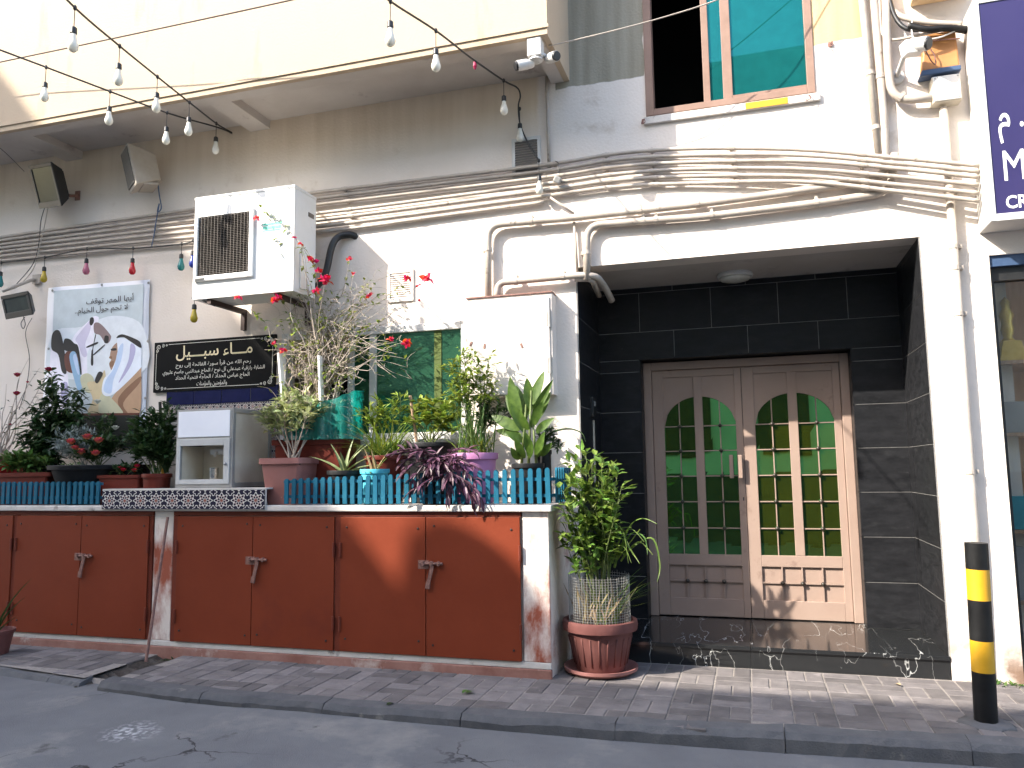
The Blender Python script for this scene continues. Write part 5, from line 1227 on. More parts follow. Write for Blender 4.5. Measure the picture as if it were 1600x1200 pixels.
# ================================================================== water dispenser
X0, X1, Z0_, Z1, Y0, Y1 = -4.80, -4.235, 1.388, 2.068, -.60, -.03
MT['white2'] = mat('grey_white_enamel', lin(176,176,174), lin(188,188,186), .45, 4)
ds = thing('water_dispenser', 'grey metal water dispenser cabinet with a drinking niche', 'water dispenser', ((X0+X1)/2, -.3, PZ))
hx0, hx1, hz0, hz1 = X0+.05, X1-.07, Z0_+.07, Z0_+.36
b = MB(); b.box(X0, X1, Y0+.022, Y1, Z0_, Z0_+.02); b.box(X0, X1, Y0+.022, Y1, Z1-.02, Z1); b.box(X0, X0+.015, Y0+.022, Y1, Z0_+.0205, Z1-.0205)
panel(X0, X1, Z0_, Z1, [(hx0, hx1, hz0, hz1)], Y0, Y0+.02, b); b.box(X0+.016, X1-.021, Y1-.02, Y1, Z0_+.021, Z1-.021); b.build('casing', MT['steel'], ds)
b = MB(); b.box(X0+.03, X1-.03, Y0+.03, Y1-.03, PZ, Z0_-.0005); b.build('base', MT['black'], ds)
b = MB(); b.box(X0+.018, X1-.018, Y0-.006, Y0-.001, Z0_+.435, Z1-.02); b.build('upper_panel', MT['pvc'], ds, bevel=.003)
b = MB()
for x0, x1, z0, z1 in ((X0+.012, hx0, Z0_+.03, Z0_+.42), (hx1, X1-.012, Z0_+.03, Z0_+.42), (hx0, hx1, Z0_+.03, hz0), (hx0, hx1, hz1, Z0_+.42)): b.box(x0, x1, Y0-.010, Y0-.0005, z0, z1)
b.build('niche_door_frame', MT['white2'], ds, bevel=.003)
b = MB(); b.box(hx0-.02, hx1+.02, Y0+.30, Y0+.31, hz0-.02, hz1+.02); b.box(hx0-.02, hx1+.02, Y0+.021, Y0+.30, hz0-.012, hz0-.001); b.box(hx0-.012, hx0-.001, Y0+.021, Y0+.30, hz0, hz1); b.box(hx1+.001, hx1+.012, Y0+.021, Y0+.30, hz0, hz1); b.build('niche', MT['creamplastic'], ds)
b = MB(); b.box(hx0+.21, hx0+.38, Y0+.12, Y0+.298, hz1-.075, hz1-.03); b.tube([(hx0+.28,Y0+.12,hz1-.055),(hx0+.28,Y0+.09,hz1-.09)], .012, 8); b.build('tap', MT['white'], ds)
b = MB(); b.lathe([(.036,0),(.042,.10),(.039,.10),(.034,.005)], (hx0+.27, Y0+.10, hz0), 16); tag(b.build('cup', MT['steel_shiny'], smooth=False), 'small steel cup in the niche of the water dispenser', 'cup')
b = MB(); b.lathe([(.012,0),(.016,.008),(.012,.02),(0,.022)], (X1-.045, Y0-.010, Z0_+.20), 10, axis=Matrix.Rotation(R(90), 3, 'X')); b.build('knob', MT['steel'], ds, smooth=True)
b = MB()
for y0, y1, z0, z1 in ((Y0+.001, Y0+.04, Z0_, Z1), (Y1-.04, Y1, Z0_, Z1), (Y0+.04, Y1-.04, Z0_, Z0_+.04), (Y0+.04, Y1-.04, Z1-.04, Z1)): b.box(X1+.0005, X1+.012, y0, y1, z0, z1)
b.build('side_frame', MT['steel'], ds, bevel=.003)
b = MB(); b.box(X1-.020, X1-.002, Y0+.021, Y1, Z0_+.0205, Z1-.0205); b.build('side_panel', MT['creamplastic'], ds)
# shop window goods
t = thing('trophy', 'small golden figurine on a yellow plinth in the shop window', 'trophy', (1.9, .3, 2.25))
MT['gold'] = mat('gilt', (.45,.30,.06), (.6,.42,.12), .35, 9, metallic=.6)
b = MB(); b.prism([(1.80,2.252),(1.98,2.252),(1.95,2.40),(1.83,2.40)], .22, .36); fixn(b.build('plinth', MT['gold'], t, bevel=.004))
b = MB(); b.lathe([(.05,0),(.03,.03),(.045,.09),(.035,.14),(.05,.2),(.028,.25),(.034,.3),(0,.34)], (1.885, .29, 2.401), 14); b.build('figure', MT['gold'], t, smooth=True)
MT['tealbox'] = print_mat('teal_carton', (.03,.22,.27)); MT['greybox'] = print_mat('grey_carton', (.2,.2,.2))
for (x0, x1, z0, z1, m, lab) in ((1.80,2.2,1.021,1.26,'tealbox','teal printed carton on the lowest shelf of the shop window'),(1.80,2.05,1.721,1.95,'greybox','grey carton on the middle shelf of the shop window'),(1.8,2.3,.521,.9,'greybox','dark grey carton low in the shop window')):
    b = MB(); b.box(x0, x1, .24, .6, z0, z1); o = tag(b.build('carton', MT[m], bevel=.004), lab, 'carton', 'cartons in the shop window')
b = MB(); b.box(1.76, 3.2, .2, .84, .495, .52); b.build('shelf', MT['wood'], shop)
# ================================================================== pots and plants
MT['leaf_bright'] = leafmat('leaf_fresh_green', (.10,.18,.026), (.18,.27,.05))
def pot_px(label, l, r, top, Y, m, taper=.74, square=False, base_z=None, rimh=.035, n=24, soil_drop=.03, depth=None):
    """a pot whose rim spans l..r in the photograph, standing on the ledge (or base_z)"""
    a, c = at(l, top, Y), at(r, top, Y); cx = (a.x+c.x)/2; R_ = (c.x-a.x)/2; z1 = (a.z+c.z)/2; z0 = PZ+.001 if base_z is None else base_z
    t = thing('flower_pot', label, 'flower pot', (cx, Y, z0))
    b = MB(); h = z1-z0
    if not square:
        b.lathe([(R_*taper*.9,0),(R_*taper,.01),(R_*.90,h-rimh-.004),(R_*.985,h-rimh),(R_,h-.006),(R_*.985,h),(R_*.90,h),(R_*.88,h-soil_drop-.01),(0,h-soil_drop-.012)], (cx, Y, z0), n)
        b.build('pot', m, t, auto=50)
        s = MB(); s.lathe([(R_*.885,0),(R_*.5,.012),(0,.018)], (cx, Y, z1-soil_drop-.006), 16); s.build('soil', MT['soil'], t, smooth=True)
    else:
        D_ = depth or R_; rings = []
        for w, d, z in ((R_*taper, D_*taper, 0), (R_*.92, D_*.92, h-rimh), (R_, D_, h-rimh+.002), (R_, D_, h), (R_*.9, D_*.88, h), (R_*.88, D_*.86, h-soil_drop)):
            k = min(w, d)*.22; ring = []
            for sx, sy, a0 in ((1,1,0),(-1,1,90),(-1,-1,180),(1,-1,270)):
                for q in range(4):
                    an = R(a0+q*30); ring.append((cx + sx*(w-k) + k*math.cos(an), Y + sy*(d-k) + k*math.sin(an), z0+z))
            rings.append(ring)
        vs = [p for ring in rings for p in ring]; n_ = 16
        fs = [(i*n_+k, i*n_+(k+1) % n_, (i+1)*n_+(k+1) % n_, (i+1)*n_+k) for i in range(len(rings)-1) for k in range(n_)] + [tuple(range(n_-1, -1, -1))]
        b.add(vs, fs); b.build('pot', m, t, auto=50)
        s = MB(); s.box(cx-R_*.885, cx+R_*.885, Y-D_*.865, Y+D_*.865, z1-soil_drop-.03, z1-soil_drop+.004); s.build('soil', MT['soil'], t)
    return t, V(cx, Y, z1-soil_drop), R_
def rdir(elev0=-.3, elev1=1.0):
    a = rnd(0, 2*math.pi); e = rnd(elev0, elev1); return V(math.cos(a)*math.cos(e), math.sin(a)*math.cos(e), math.sin(e))
def plant(name, label, base, cat='plant'): return thing(name, label, cat, tuple(base))
def bushy(t, base, tips, leafm, L, Wd, nl, stem_r=.006, start=.35, stemm=None, twigs=3, tl=.10, bend=.35, droop=0.0, seed=1, jitter=.05):
    """leaning stems from the base to each tip with side twigs carrying many small leaves"""
    random.seed(seed); ls = MB(); ss = MB()
    for tip in tips:
        tip = Vector(tip); b0 = Vector(base) + V(rnd(-.03,.03), rnd(-.03,.03), 0); mid = (b0+tip)*.5 + V(rnd(-jitter,jitter), rnd(-jitter,jitter), rnd(0,jitter))
        pts = smooth_path([b0, mid, tip], 5); N = len(pts)
        ss.tube(pts, [stem_r*(1-.7*i/(N-1)) for i in range(N)], 5)
        for k in range(nl):
            f = start + (1-start)*(k+rnd(0,1))/nl; i = min(int(f*(N-1)), N-2); p = pts[i].lerp(pts[i+1], f*(N-1)-i)
            for q in range(twigs):
                d = rdir(-.2, .9); d = (d + (pts[i+1]-pts[i]).normalized()*.5 + V(0,0,-droop)).normalized(); tw = tl*rnd(.4, 1.1); e = p + d*tw
                ss.tube([p, e], stem_r*.22, 3, caps=False)
                for j in range(3):
                    o = p.lerp(e, .35+.32*j); dd = (d + rdir(-.6,.6)*.8 + V(0,0,-droop)).normalized()
                    ls.leaf(o, dd, V(rnd(-.4,.4), rnd(-.4,.4), 1), L*rnd(.65,1.2), Wd*rnd(.7,1.2), bend=rnd(.1,bend), nseg=2)
    ss.build('stems', stemm or MT['stem'], t, smooth=True); ls.build('foliage', leafm, t)
def straps(t, base, n, L, Wd, leafm, spread=.6, bend=.8, seed=2, up=.9, R0=.04, joined=True, nseg=6, name='blades'):
    random.seed(seed); ls = MB()
    for k in range(n):
        a = rnd(0, 2*math.pi); e = rnd(up-.5, up+.5); d = V(math.cos(a)*spread, math.sin(a)*spread, max(.2, e)).normalized()
        b0 = Vector(base) + V(rnd(-R0,R0), rnd(-R0,R0), 0)
        (ls if joined else (ls := MB())).leaf(b0, d, V(0,0,1), L*rnd(.6,1.15), Wd*rnd(.7,1.2), bend=bend*rnd(.4,1.3), nseg=nseg, fold=.3, shape=lambda q: (1-q)**.6*min(1, .5+q*4))
        if not joined: ls.build(name, leafm, t, smooth=True)
    if joined: ls.build(name, leafm, t)
def big_leaf(t, p, d, L, Wd, m, bend=.15, up=V(0,-1,.3), fold=.2, name='leaf'):
    b = MB(); b.leaf(p, d, up, L, Wd, bend=bend, nseg=9, fold=fold, shape=lambda q: math.sin(math.pi*min(1, q*.97+.03))**.75*(1.12-.35*q)); b.build(name, m, t, smooth=True)
def rose(t, p, r, m, seed=0, name='flower'):
    random.seed(seed); b = MB(); p = Vector(p)
    for ring, (rr, el, n) in enumerate(((.3, 1.2, 4), (.62, .75, 6), (.95, .3, 7))):
        for k in range(n):
            a = 2*math.pi*k/n + ring*.5; d = V(math.cos(a)*math.cos(el), math.sin(a)*math.cos(el), math.sin(el))
            b.leaf(p, d, V(0,0,1) if el < 1 else V(math.cos(a), math.sin(a), 0), r*(.7+.3*rr), r*.95, bend=-.35, nseg=3, fold=.45)
    b.ball(p+V(0,0,r*.25), r*.38, 6); b.build(name, m, t)
def px3(px, py, Y): return at(px, py, Y)

# ---------- right side of the ledge
t, s, r = pot_px('dusty pink square pot beside the water dispenser', 424, 491, 716, -.44, MT['pinkpot'], .72, True, rimh=.05)
pt_ = plant('variegated_shrub', 'small variegated shrub in the dusty pink pot', s)
bushy(pt_, s, [px3(x, y, Y) for x, y, Y in ((412,652,-.45),(424,640,-.5),(440,625,-.45),(455,618,-.5),(470,622,-.4),(486,630,-.5),(500,640,-.42),(478,650,-.55),(445,648,-.55),(462,640,-.52),(428,655,-.4))],
      MT['leaf_pale'], .075, .04, 5, .008, .55, MT['twig'], 4, .09, seed=3)
t, s, r = pot_px('large red brown trough behind the dusty pink pot', 438, 552, 687, -.22, MT['redpot'], .84, True, rimh=.05, depth=.16)
bv = plant('bougainvillea', 'thorny bougainvillea with sparse leaves and red bracts in the large red brown trough', s)
random.seed(11); tw = MB(); lf = MB()
core = [px3(x, y, Y) for x, y, Y in ((462,590,-.2),(480,570,-.15),(500,560,-.2),(520,575,-.25),(535,590,-.2),(490,600,-.3),(510,540,-.2),(475,540,-.2))]
ends = [(405,322,-.60),(430,345,-.60),(470,380,-.56),(487,407,-.5),(508,438,-.45),(373,466,-.58),(437,467,-.5),(545,405,-.3),(553,427,-.3),(577,463,-.3),(637,438,-.3),(668,437,-.3),(635,537,-.25),(610,535,-.25),
        (443,548,-.45),(428,537,-.45),(590,555,-.28),(640,562,-.3),(560,520,-.3),(470,490,-.4),(520,470,-.3),(600,500,-.28),(615,490,-.3),(560,480,-.3),(480,455,-.4),(420,500,-.42),(450,510,-.4),(540,540,-.3),(570,530,-.3),(500,500,-.35),(530,500,-.3),(655,470,-.3)]
def branch(a, c, r0, wob, n=5, leaves=0, lsz=.05):
    pts = [a] ; 
    for i in range(1, n): f = i/n; pts.append(a.lerp(c, f) + V(rnd(-wob,wob), rnd(-wob,wob)*.6, rnd(-wob,wob) + wob*.8*math.sin(math.pi*f)))
    pts.append(c); P = smooth_path(pts, 4); N = len(P); tw.tube(P, [r0*(1-.75*i/(N-1)) for i in range(N)], 5)
    for k in range(leaves):
        i = int(rnd(.35, 1)*(N-1)); d = rdir(-.5,.8); lf.leaf(P[i], d, V(0,0,1), lsz*rnd(.6,1.2), lsz*.6*rnd(.7,1.1), bend=rnd(.1,.5), nseg=2)
    return P
for k in range(44):                       # tangled old wood
    a = s + V(rnd(-.2,.2), rnd(-.08,.08), 0); c = random.choice(core) + V(rnd(-.12,.12), rnd(-.12,.12), rnd(-.1,.16)); P = branch(a, c, .008, .05, 4, 2)
    for j in range(3): q = random.choice(P[4:]); branch(q, q + V(rnd(-.28,.28), rnd(-.18,.12), rnd(-.12,.26)), .004, .04, 3, 3)
for e in ends: branch(random.choice(core), px3(*e), .0052, .06, 5, 10, .055)
for k in range(95):
    e = px3(rnd(412,650), rnd(430,600), rnd(-.42,-.16)); P = branch(random.choice(core), e, .0045, .08, 5, 2, .045)
    for j in range(2): q = random.choice(P[6:]); branch(q, q + V(rnd(-.2,.2), rnd(-.1,.1), rnd(-.15,.15)), .003, .03, 3, 1, .04)
for k in range(3): branch(px3(500,560,-.3), px3(470,380,-.56), .006, .03, 5, 6); 
branch(px3(470,380,-.56), px3(405,322,-.60), .004, .02, 4, 16, .05); branch(px3(508,438,-.45), px3(470,380,-.56), .005, .02, 4, 8)
tw.build('branches', MT['twig'], bv, smooth=True); lf.build('foliage', MT['leaf_lime'], bv)
for i, (x, y, Y, q) in enumerate(((400,342,-.6,.035),(470,382,-.57,.03),(459,372,-.57,.025),(488,407,-.52,.05),(497,424,-.5,.035),(508,438,-.47,.06),(512,440,-.46,.05),(373,466,-.58,.045),(437,467,-.52,.055),(430,469,-.52,.05),(495,455,-.45,.04),(545,405,-.32,.035),(553,428,-.32,.025),
     (577,463,-.32,.045),(636,436,-.32,.045),(668,436,-.32,.06),(654,446,-.32,.025),(636,537,-.28,.055),(610,531,-.28,.035),(443,548,-.47,.045),(429,537,-.47,.03),(656,470,-.3,.02))):
    random.seed(100+i); b = MB(); c = px3(x, y, Y)
    for k in range(9): b.leaf(c + rdir()*q*.3, rdir(-.7,1), rdir(), q*rnd(.7,1.1), q*rnd(.6,.9), bend=.3, nseg=2)
    b.build('flower', MT['bract'], bv)
# green shade net on white stakes round it
nt_ = thing('shade_net', 'green shade net stretched on white stakes round the bougainvillea', 'net', tuple(s)); path = [px3(443,640,-.42), px3(470,636,-.44), px3(500,628,-.43), px3(530,620,-.42), px3(548,612,-.40), px3(566,610,-.12)]
P = smooth_path(path, 6); b = MB(); vs = []
for i, p in enumerate(P):
    zb_ = s.z+.02; 
    for j in range(9): f = j/8; vs.append((p.x + .006*math.sin(i*1.7+j), p.y + .018*math.sin(i*.9)+.008*math.sin(j*2+i), zb_ + (p.z-zb_)*f))
b.add(vs, [(i*9+j, (i+1)*9+j, (i+1)*9+j+1, i*9+j+1) for i in range(len(P)-1) for j in range(8)]); b.build('net', MT['netting'], nt_, smooth=True)
for (x0, y0, x1, y1, Y) in ((437,552,449,690,-.36),(500,556,504,690,-.33)):
    a, c = px3(x0, y0, Y), px3(x1, y1, Y); d = (a-c).normalized(); A = d.to_track_quat('Z', 'Y').to_matrix(); b = MB(); b.obox((a+c)/2, (.055, .02, (a-c).length), A); b.build('stake', MT['whitewood'], nt_, bevel=.003)
# aloe
t, s, r = pot_px('low black pot with an aloe beside the red brown trough', 514, 562, 735, -.46, MT['blackpot'], .8)
pa = plant('aloe', 'aloe with long curved fleshy leaves in the low black pot', s)
for i, (x, y, Y) in enumerate(((489,714,-.5),(520,696,-.48),(541,688,-.46),(556,694,-.5),(573,690,-.42),(580,712,-.5),(585,728,-.52),(505,718,-.42),(530,706,-.56))):
    e = px3(x, y, Y); d = e - s; L_ = d.length*1.12; b = MB()
    b.leaf(s+V(rnd(-.02,.02),0,-.005), d.normalized()+V(0,0,.28), V(0,-.3,1), L_, .042, bend=.28, nseg=7, fold=.7, shape=lambda q: (1-q)**.7+.02); b.build('leaf', MT['leaf_aloe'], pa, smooth=True)
# blue pot
t, s, r = pot_px('sky blue pot behind the picket fence', 565, 607, 733, -.50, MT['bluepot'], .8)
pp = plant('dry_succulent', 'yellowing spiky plant in the sky blue pot', s); straps(pp, s, 14, .17, .022, MT['leaf_lime'], .9, .5, seed=5, up=.6); straps(pp, s, 5, .22, .03, MT['deadleaf'], .3, .2, seed=6, name='dry_blades')
# spider plant
t, s, r = pot_px('red brown bowl with grassy plant left of the big black pot', 572, 634, 712, -.30, MT['redpot'], .75)
pp = plant('grassy_plant', 'bright green clump of grassy leaves in the red brown bowl', s); straps(pp, s, 110, .46, .017, MT['leaf_lime'], .55, .55, seed=7, up=1.0, R0=.10); straps(pp, s, 60, .36, .016, MT['leaf'], .75, .7, seed=8, up=.8, R0=.1, name='lower_blades')
bushy(pp, s, [px3(x, y, -.33) for x, y in ((578,640),(568,650),(590,628),(612,632),(626,622),(600,645),(585,655))], MT['leaf_lime'], .07, .024, 5, .005, .5, None, 3, .07, seed=9)
# big black pot
t, s, r = pot_px('big black pot with a sunlit rim behind the purple trailing plant', 638, 707, 692, -.26, MT['blackpot'], .8)
pp = plant('geranium', 'leafy shrub with a dry stake in the big black pot', s)
bushy(pp, s, [px3(x, y, -.28) for x, y in ((645,645),(655,628),(668,640),(680,625),(695,632),(708,640),(716,655),(700,650),(640,662),(672,655),(690,660),(722,668))], MT['leaf_lime'], .065, .045, 4, .006, .45, None, 3, .08, seed=10)
b = MB(); b.tube([px3(651,690,-.3), px3(641,618,-.3)], .013, 6); b.build('dry_stake', MT['wood'], pp)
# purple trailing plant
pq = plant('purple_heart_plant', 'purple trailing plant spilling over the sunlit fence', px3(690, 735, -.6)); random.seed(12); ls = MB(); ss = MB()
tb0 = px3(690, 730, -.5)
for k in range(17):
    e = px3(rnd(612,748), rnd(704,756), rnd(-.78,-.68)); P = smooth_path([tb0 + V(rnd(-.15,.15), rnd(-.05,.05), rnd(-.05,.03)), tb0.lerp(e, .5) + V(0,-.06,.07), e], 5); ss.tube(P, .005, 5)
    for i in range(2, len(P)):
        for q in range(1 if i % 2 else 2):
            d = ((P[i]-P[i-1]).normalized() + rdir(-.5,.6)*.9).normalized(); ls.leaf(P[i], d, V(0,-.3,1), rnd(.065,.11), rnd(.024,.036), bend=.25, nseg=3, fold=.5)
for x, y in ((735,770),(742,785),(700,775),(640,770),(752,778)):
    e = px3(x, y, -.74); P = smooth_path([px3(700,738,-.72), px3((700+x)/2, 750, -.75), e], 5); ss.tube(P, .005, 5)
    for i in range(1, len(P)): ls.leaf(P[i], ((P[i]-P[i-1]).normalized()+rdir(-.9,.2)*.7).normalized(), V(0,-.3,1), .11, .03, bend=.3, nseg=3, fold=.5)
ss.build('stems', MT['leaf_purple'], pq); ls.build('foliage', MT['leaf_purple'], pq)
t, s, r = pot_px('dark pot half hidden by the purple trailing plant', 655, 712, 738, -.50, MT['blackpot'], .8)
# mauve pot
t, s, r = pot_px('mauve plastic pot standing behind the sunlit fence', 706, 777, 708, -.40, MT['mauve'], .78, rimh=.05)
pp = plant('tall_leafy_shrub', 'tall light green shrub with grassy shoots in the mauve pot', s)
bushy(pp, s, [px3(x, y, Y) for x, y, Y in ((702,570,-.42),(712,558,-.4),(725,550,-.38),(738,553,-.4),(748,566,-.36),(718,585,-.45),(733,590,-.42),(706,600,-.44),(745,600,-.38),(722,610,-.45),(710,620,-.5),(757,585,-.36),(764,560,-.3),(770,600,-.34))],
      MT['leaf_lime'], .06, .026, 7, .007, .62, None, 3, .075, droop=.25, seed=13)
straps(pp, s, 70, .50, .012, MT['leaf'], .22, .15, seed=14, up=1.2, R0=.13); straps(pp, s, 30, .3, .016, MT['leaf_lime'], .5, .4, seed=15, up=.9, R0=.12, name='short_blades')
bushy(pp, s, [px3(x, y, -.3) for x, y in ((768,640),(780,632),(772,655),(790,645),(762,628))], MT['leaf_dark'], .07, .035, 5, .005, .5, None, 3, .08, seed=16)
# canna
t, s, r = pot_px('black pot with broad leaved plant near the fence corner', 801, 850, 724, -.42, MT['blackpot'], .82)
pc = plant('canna', 'canna with broad upright green leaves in the black pot', s); random.seed(17)
stm = MB()
for (bx, tx_, ty) in ((815,822,632),(826,830,610),(838,832,650)): stm.tube([px3(bx,724,-.42), px3(tx_,ty,-.42)], [.012,.007], 6)
stm.build('stalks', MT['stem'], pc, smooth=True)
for (x0, y0, x1, y1, Y, wd, bd, fo) in ((812,668,797,598,-.46,.15,.2,.2),(820,660,808,608,-.38,.15,.1,.15),(828,640,824,596,-.42,.12,.05,.2),(832,632,848,586,-.42,.12,.02,.25),(832,650,860,600,-.45,.09,.05,.5),(834,662,857,618,-.40,.10,.1,.3),
        (812,672,772,650,-.44,.13,.3,.2),(815,680,776,672,-.40,.10,.4,.2),(826,672,812,648,-.48,.11,.3,.3),(838,676,858,656,-.5,.10,.35,.3),(830,712,822,680,-.48,.10,.1,.3),(838,715,848,680,-.5,.11,.1,.3),(820,716,806,690,-.5,.09,.2,.2),(812,718,800,704,-.5,.09,.3,.2),(844,712,858,696,-.48,.09,.3,.2),(818,690,796,676,-.5,.10,.5,.2),(826,716,830,694,-.52,.09,.1,.2),(822,650,836,604,-.36,.11,.08,.3),(816,662,790,622,-.40,.12,.2,.2),(830,668,846,632,-.47,.10,.15,.3),(820,676,802,636,-.48,.11,.2,.3)):
    a, e = px3(x0, y0, -.42), px3(x1, y1, Y); big_leaf(pc, a, (e-a).normalized(), (e-a).length*1.15, wd*.74, MT['leaf_canna'], bd*.6, V(rnd(-.5,.5),-1,.2), fo)
t, s, r = pot_px('tall black pot behind the canna', 838, 862, 703, -.28, MT['blackpot'], .9)
pp = plant('strap_leaved_plant', 'plant with one long arching leaf behind the canna', s)
a = s+V(0,0,0); b = MB(); P = smooth_path([a, px3(856,680,-.32), px3(885,670,-.40), px3(908,676,-.44), px3(915,690,-.45)], 6)
b.tube(P, [.012*(1-.8*i/(len(P)-1)) for i in range(len(P))], 6); b.build('arching_leaf', MT['leaf_dark'], pp, smooth=True)
bushy(pp, s, [px3(x, y, -.3) for x, y in ((858,682),(866,690),(872,700),(862,672),(850,690))], MT['leaf_dark'], .05, .02, 5, .004, .4, None, 3, .06, seed=18)

# ---------- left side of the ledge
t, s, r = pot_px('long terracotta trough at the left edge', -70, 96, 739, -.46, MT['redpot'], .9, True, rimh=.04, depth=.12)
pp = plant('low_leafy_plant', 'low bright green leaves in the long terracotta trough', px3(30, 735, -.46))
for k, x in enumerate((-40, -15, 10, 28, 45, 60, 75)): 
    bs = px3(x, 738, -.46); straps(pp, bs, 1, .1, .02, MT['leaf'], seed=20+k)
bushy(pp, px3(35, 738, -.46), [px3(x, y, -.48) for x, y in ((-20,722),(0,720),(12,716),(25,722),(35,714),(48,718),(58,724),(70,722),(40,728),(18,730),(80,730))], MT['leaf'], .075, .045, 5, .004, .2, None, 3, .09, seed=21)
t, s, r = pot_px('maroon pot behind the long terracotta trough', -30, 27, 714, -.22, MT['darkrose'], .8)
pp = plant('rose_bush', 'bare thorny rose bush with dark red blooms at the left edge', s); random.seed(23); tw = MB(); lf = MB()
for e in ((45,560),(30,592),(27,617),(78,583),(62,575),(10,600),(0,640),(20,640),(35,650),(-10,600),(5,670),(60,620),(40,610)): branch(s + V(rnd(-.06,.06),0,0), px3(e[0], e[1], -.25), .007, .05, 4, 2, .05)
tw.build('branches', MT['twig'], pp, smooth=True); lf.build('foliage', MT['leaf_dark'], pp)
for i, (x, y, q) in enumerate(((27,588,.045),(26,617,.045),(76,580,.05),(43,598,.02),(16,664,.02))): rose(pp, px3(x, y, -.27), q, MT['darkrose'], 30+i)
pp = plant('leafy_shrub', 'tall drooping leafy shrub in front of the poster', px3(70, 740, -.30))
bushy(pp, px3(72, 745, -.30), [px3(x, y, Y) for x, y, Y in ((72,600,-.3),(80,590,-.3),(90,610,-.28),(62,640,-.32),(50,668,-.34),(58,680,-.36),(75,640,-.3),(85,650,-.3),(66,660,-.33),(110,615,-.26),(122,610,-.25),(118,640,-.25),(128,650,-.25),(105,655,-.28),(70,690,-.35),(45,690,-.35),(80,700,-.34),(95,680,-.3),(60,710,-.36))],
      MT['leaf_dark'], .098, .04, 7, .007, .45, None, 4, .11, droop=.35, seed=24)
t, s, r = pot_px('black nursery pot behind the silver foliage', 52, 92, 725, -.28, MT['blackpot'], .85)
t, s, r = pot_px('wide dark bowl with silver foliage and coral roses', 96, 198, 727, -.36, MT['blackpot'], .62, rimh=.04)
pp = plant('silver_ragwort', 'silvery feathery foliage filling the wide dark bowl', s + V(-.12, 0, 0))
bushy(pp, s+V(-.12,0,0), [px3(x, y, Y) for x, y, Y in ((84,690,-.4),(95,682,-.42),(108,676,-.38),(120,678,-.36),(132,672,-.34),(142,676,-.32),(90,700,-.45),(104,696,-.46),(118,694,-.44),(100,708,-.48),(130,690,-.38),(115,705,-.48))], MT['leaf_silver'], .06, .014, 6, .004, .3, MT['leaf_silver'], 5, .07, seed=25)
rb = plant('rose_plant', 'small rose plant with six coral blooms in the wide dark bowl', s + V(.1, -.05, 0))
bushy(rb, s+V(.08,-.03,0), [px3(x, y, Y) for x, y, Y in ((112,694,-.5),(135,688,-.5),(154,692,-.46),(126,712,-.54),(148,713,-.52),(160,705,-.42),(170,690,-.36),(180,700,-.32),(165,675,-.3),(190,690,-.28),(150,660,-.24),(175,660,-.22)) ], MT['leaf_dark'], .06, .038, 6, .005, .35, None, 3, .09, seed=26)
for i, (x, y, q) in enumerate(((111,693,.058),(136,686,.058),(154,691,.055),(117,702,.045),(127,709,.06),(149,711,.055))): rose(rb, px3(x, y, -.56), q, MT['rose'], 40+i)
for i, (x, y) in enumerate(((152,630),(180,671))): rose(rb, px3(x, y, -.26), .045, MT['whitepetal'], 60+i, 'white_flower')
pp = plant('hanging_greenery', 'small green plant hanging from the wide dark bowl', px3(108, 735, -.56)); random.seed(27); ls = MB()
for k in range(110):
    p = px3(rnd(97,124), rnd(722,756), rnd(-.6,-.52)); ls.leaf(p, rdir(-1,.2), V(0,-1,.3), rnd(.02,.045), .018, nseg=2)
ls.build('foliage', MT['leaf'], pp)
t, s, r = pot_px('short red trough left of the round red pot', 163, 231, 742, -.50, MT['redpot'], .85, True, rimh=.03, depth=.10)
pp = plant('begonia', 'low red flowering plant in the short red trough', s); bushy(pp, s, [px3(x, y, -.5) for x, y in ((188,732),(196,728),(204,730),(214,728),(220,734),(180,736))], MT['leaf_dark'], .04, .03, 4, .003, .2, None, 3, .05, seed=28)
for i, (x, y) in enumerate(((188,733),(193,736),(214,730),(210,737))): rose(pp, px3(x, y, -.54), .035, MT['bract'], 70+i)
t, s, r = pot_px('round red pot beside the water dispenser', 227, 264, 740, -.50, MT['redpot'], .78)
pp = plant('bushy_green_plant', 'dense dark green bush left of the water dispenser', s)
bushy(pp, s, [px3(x, y, Y) for x, y, Y in ((214,668,-.4),(225,660,-.4),(236,652,-.38),(246,660,-.36),(256,668,-.36),(208,684,-.45),(220,690,-.48),(234,682,-.5),(248,690,-.48),(262,690,-.42),(268,650,-.3),(266,640,-.28),(215,700,-.5),(240,705,-.54),(258,712,-.5)) ], MT['leaf_dark'], .085, .038, 8, .006, .35, None, 4, .11, seed=29)
pa = plant('aloe', 'green aloe like rosette tucked against the water dispenser', px3(262, 735, -.40))
for i, (x, y) in enumerate(((252,690),(262,682),(270,690),(274,702),(246,702),(258,698))):
    a = px3(262, 738, -.44); e = px3(x, y, -.50); b = MB(); b.leaf(a, e-a, V(0,-1,.4), (e-a).length*1.1, .05, bend=.12, nseg=6, fold=.5, shape=lambda q: (1-q)**.7+.03); b.build('leaf', MT['leaf_dark'], pa, smooth=True)
t, s, r = pot_px('dark pot in shade between the silver foliage and the red trough', 196, 232, 726, -.24, MT['blackpot'], .85)
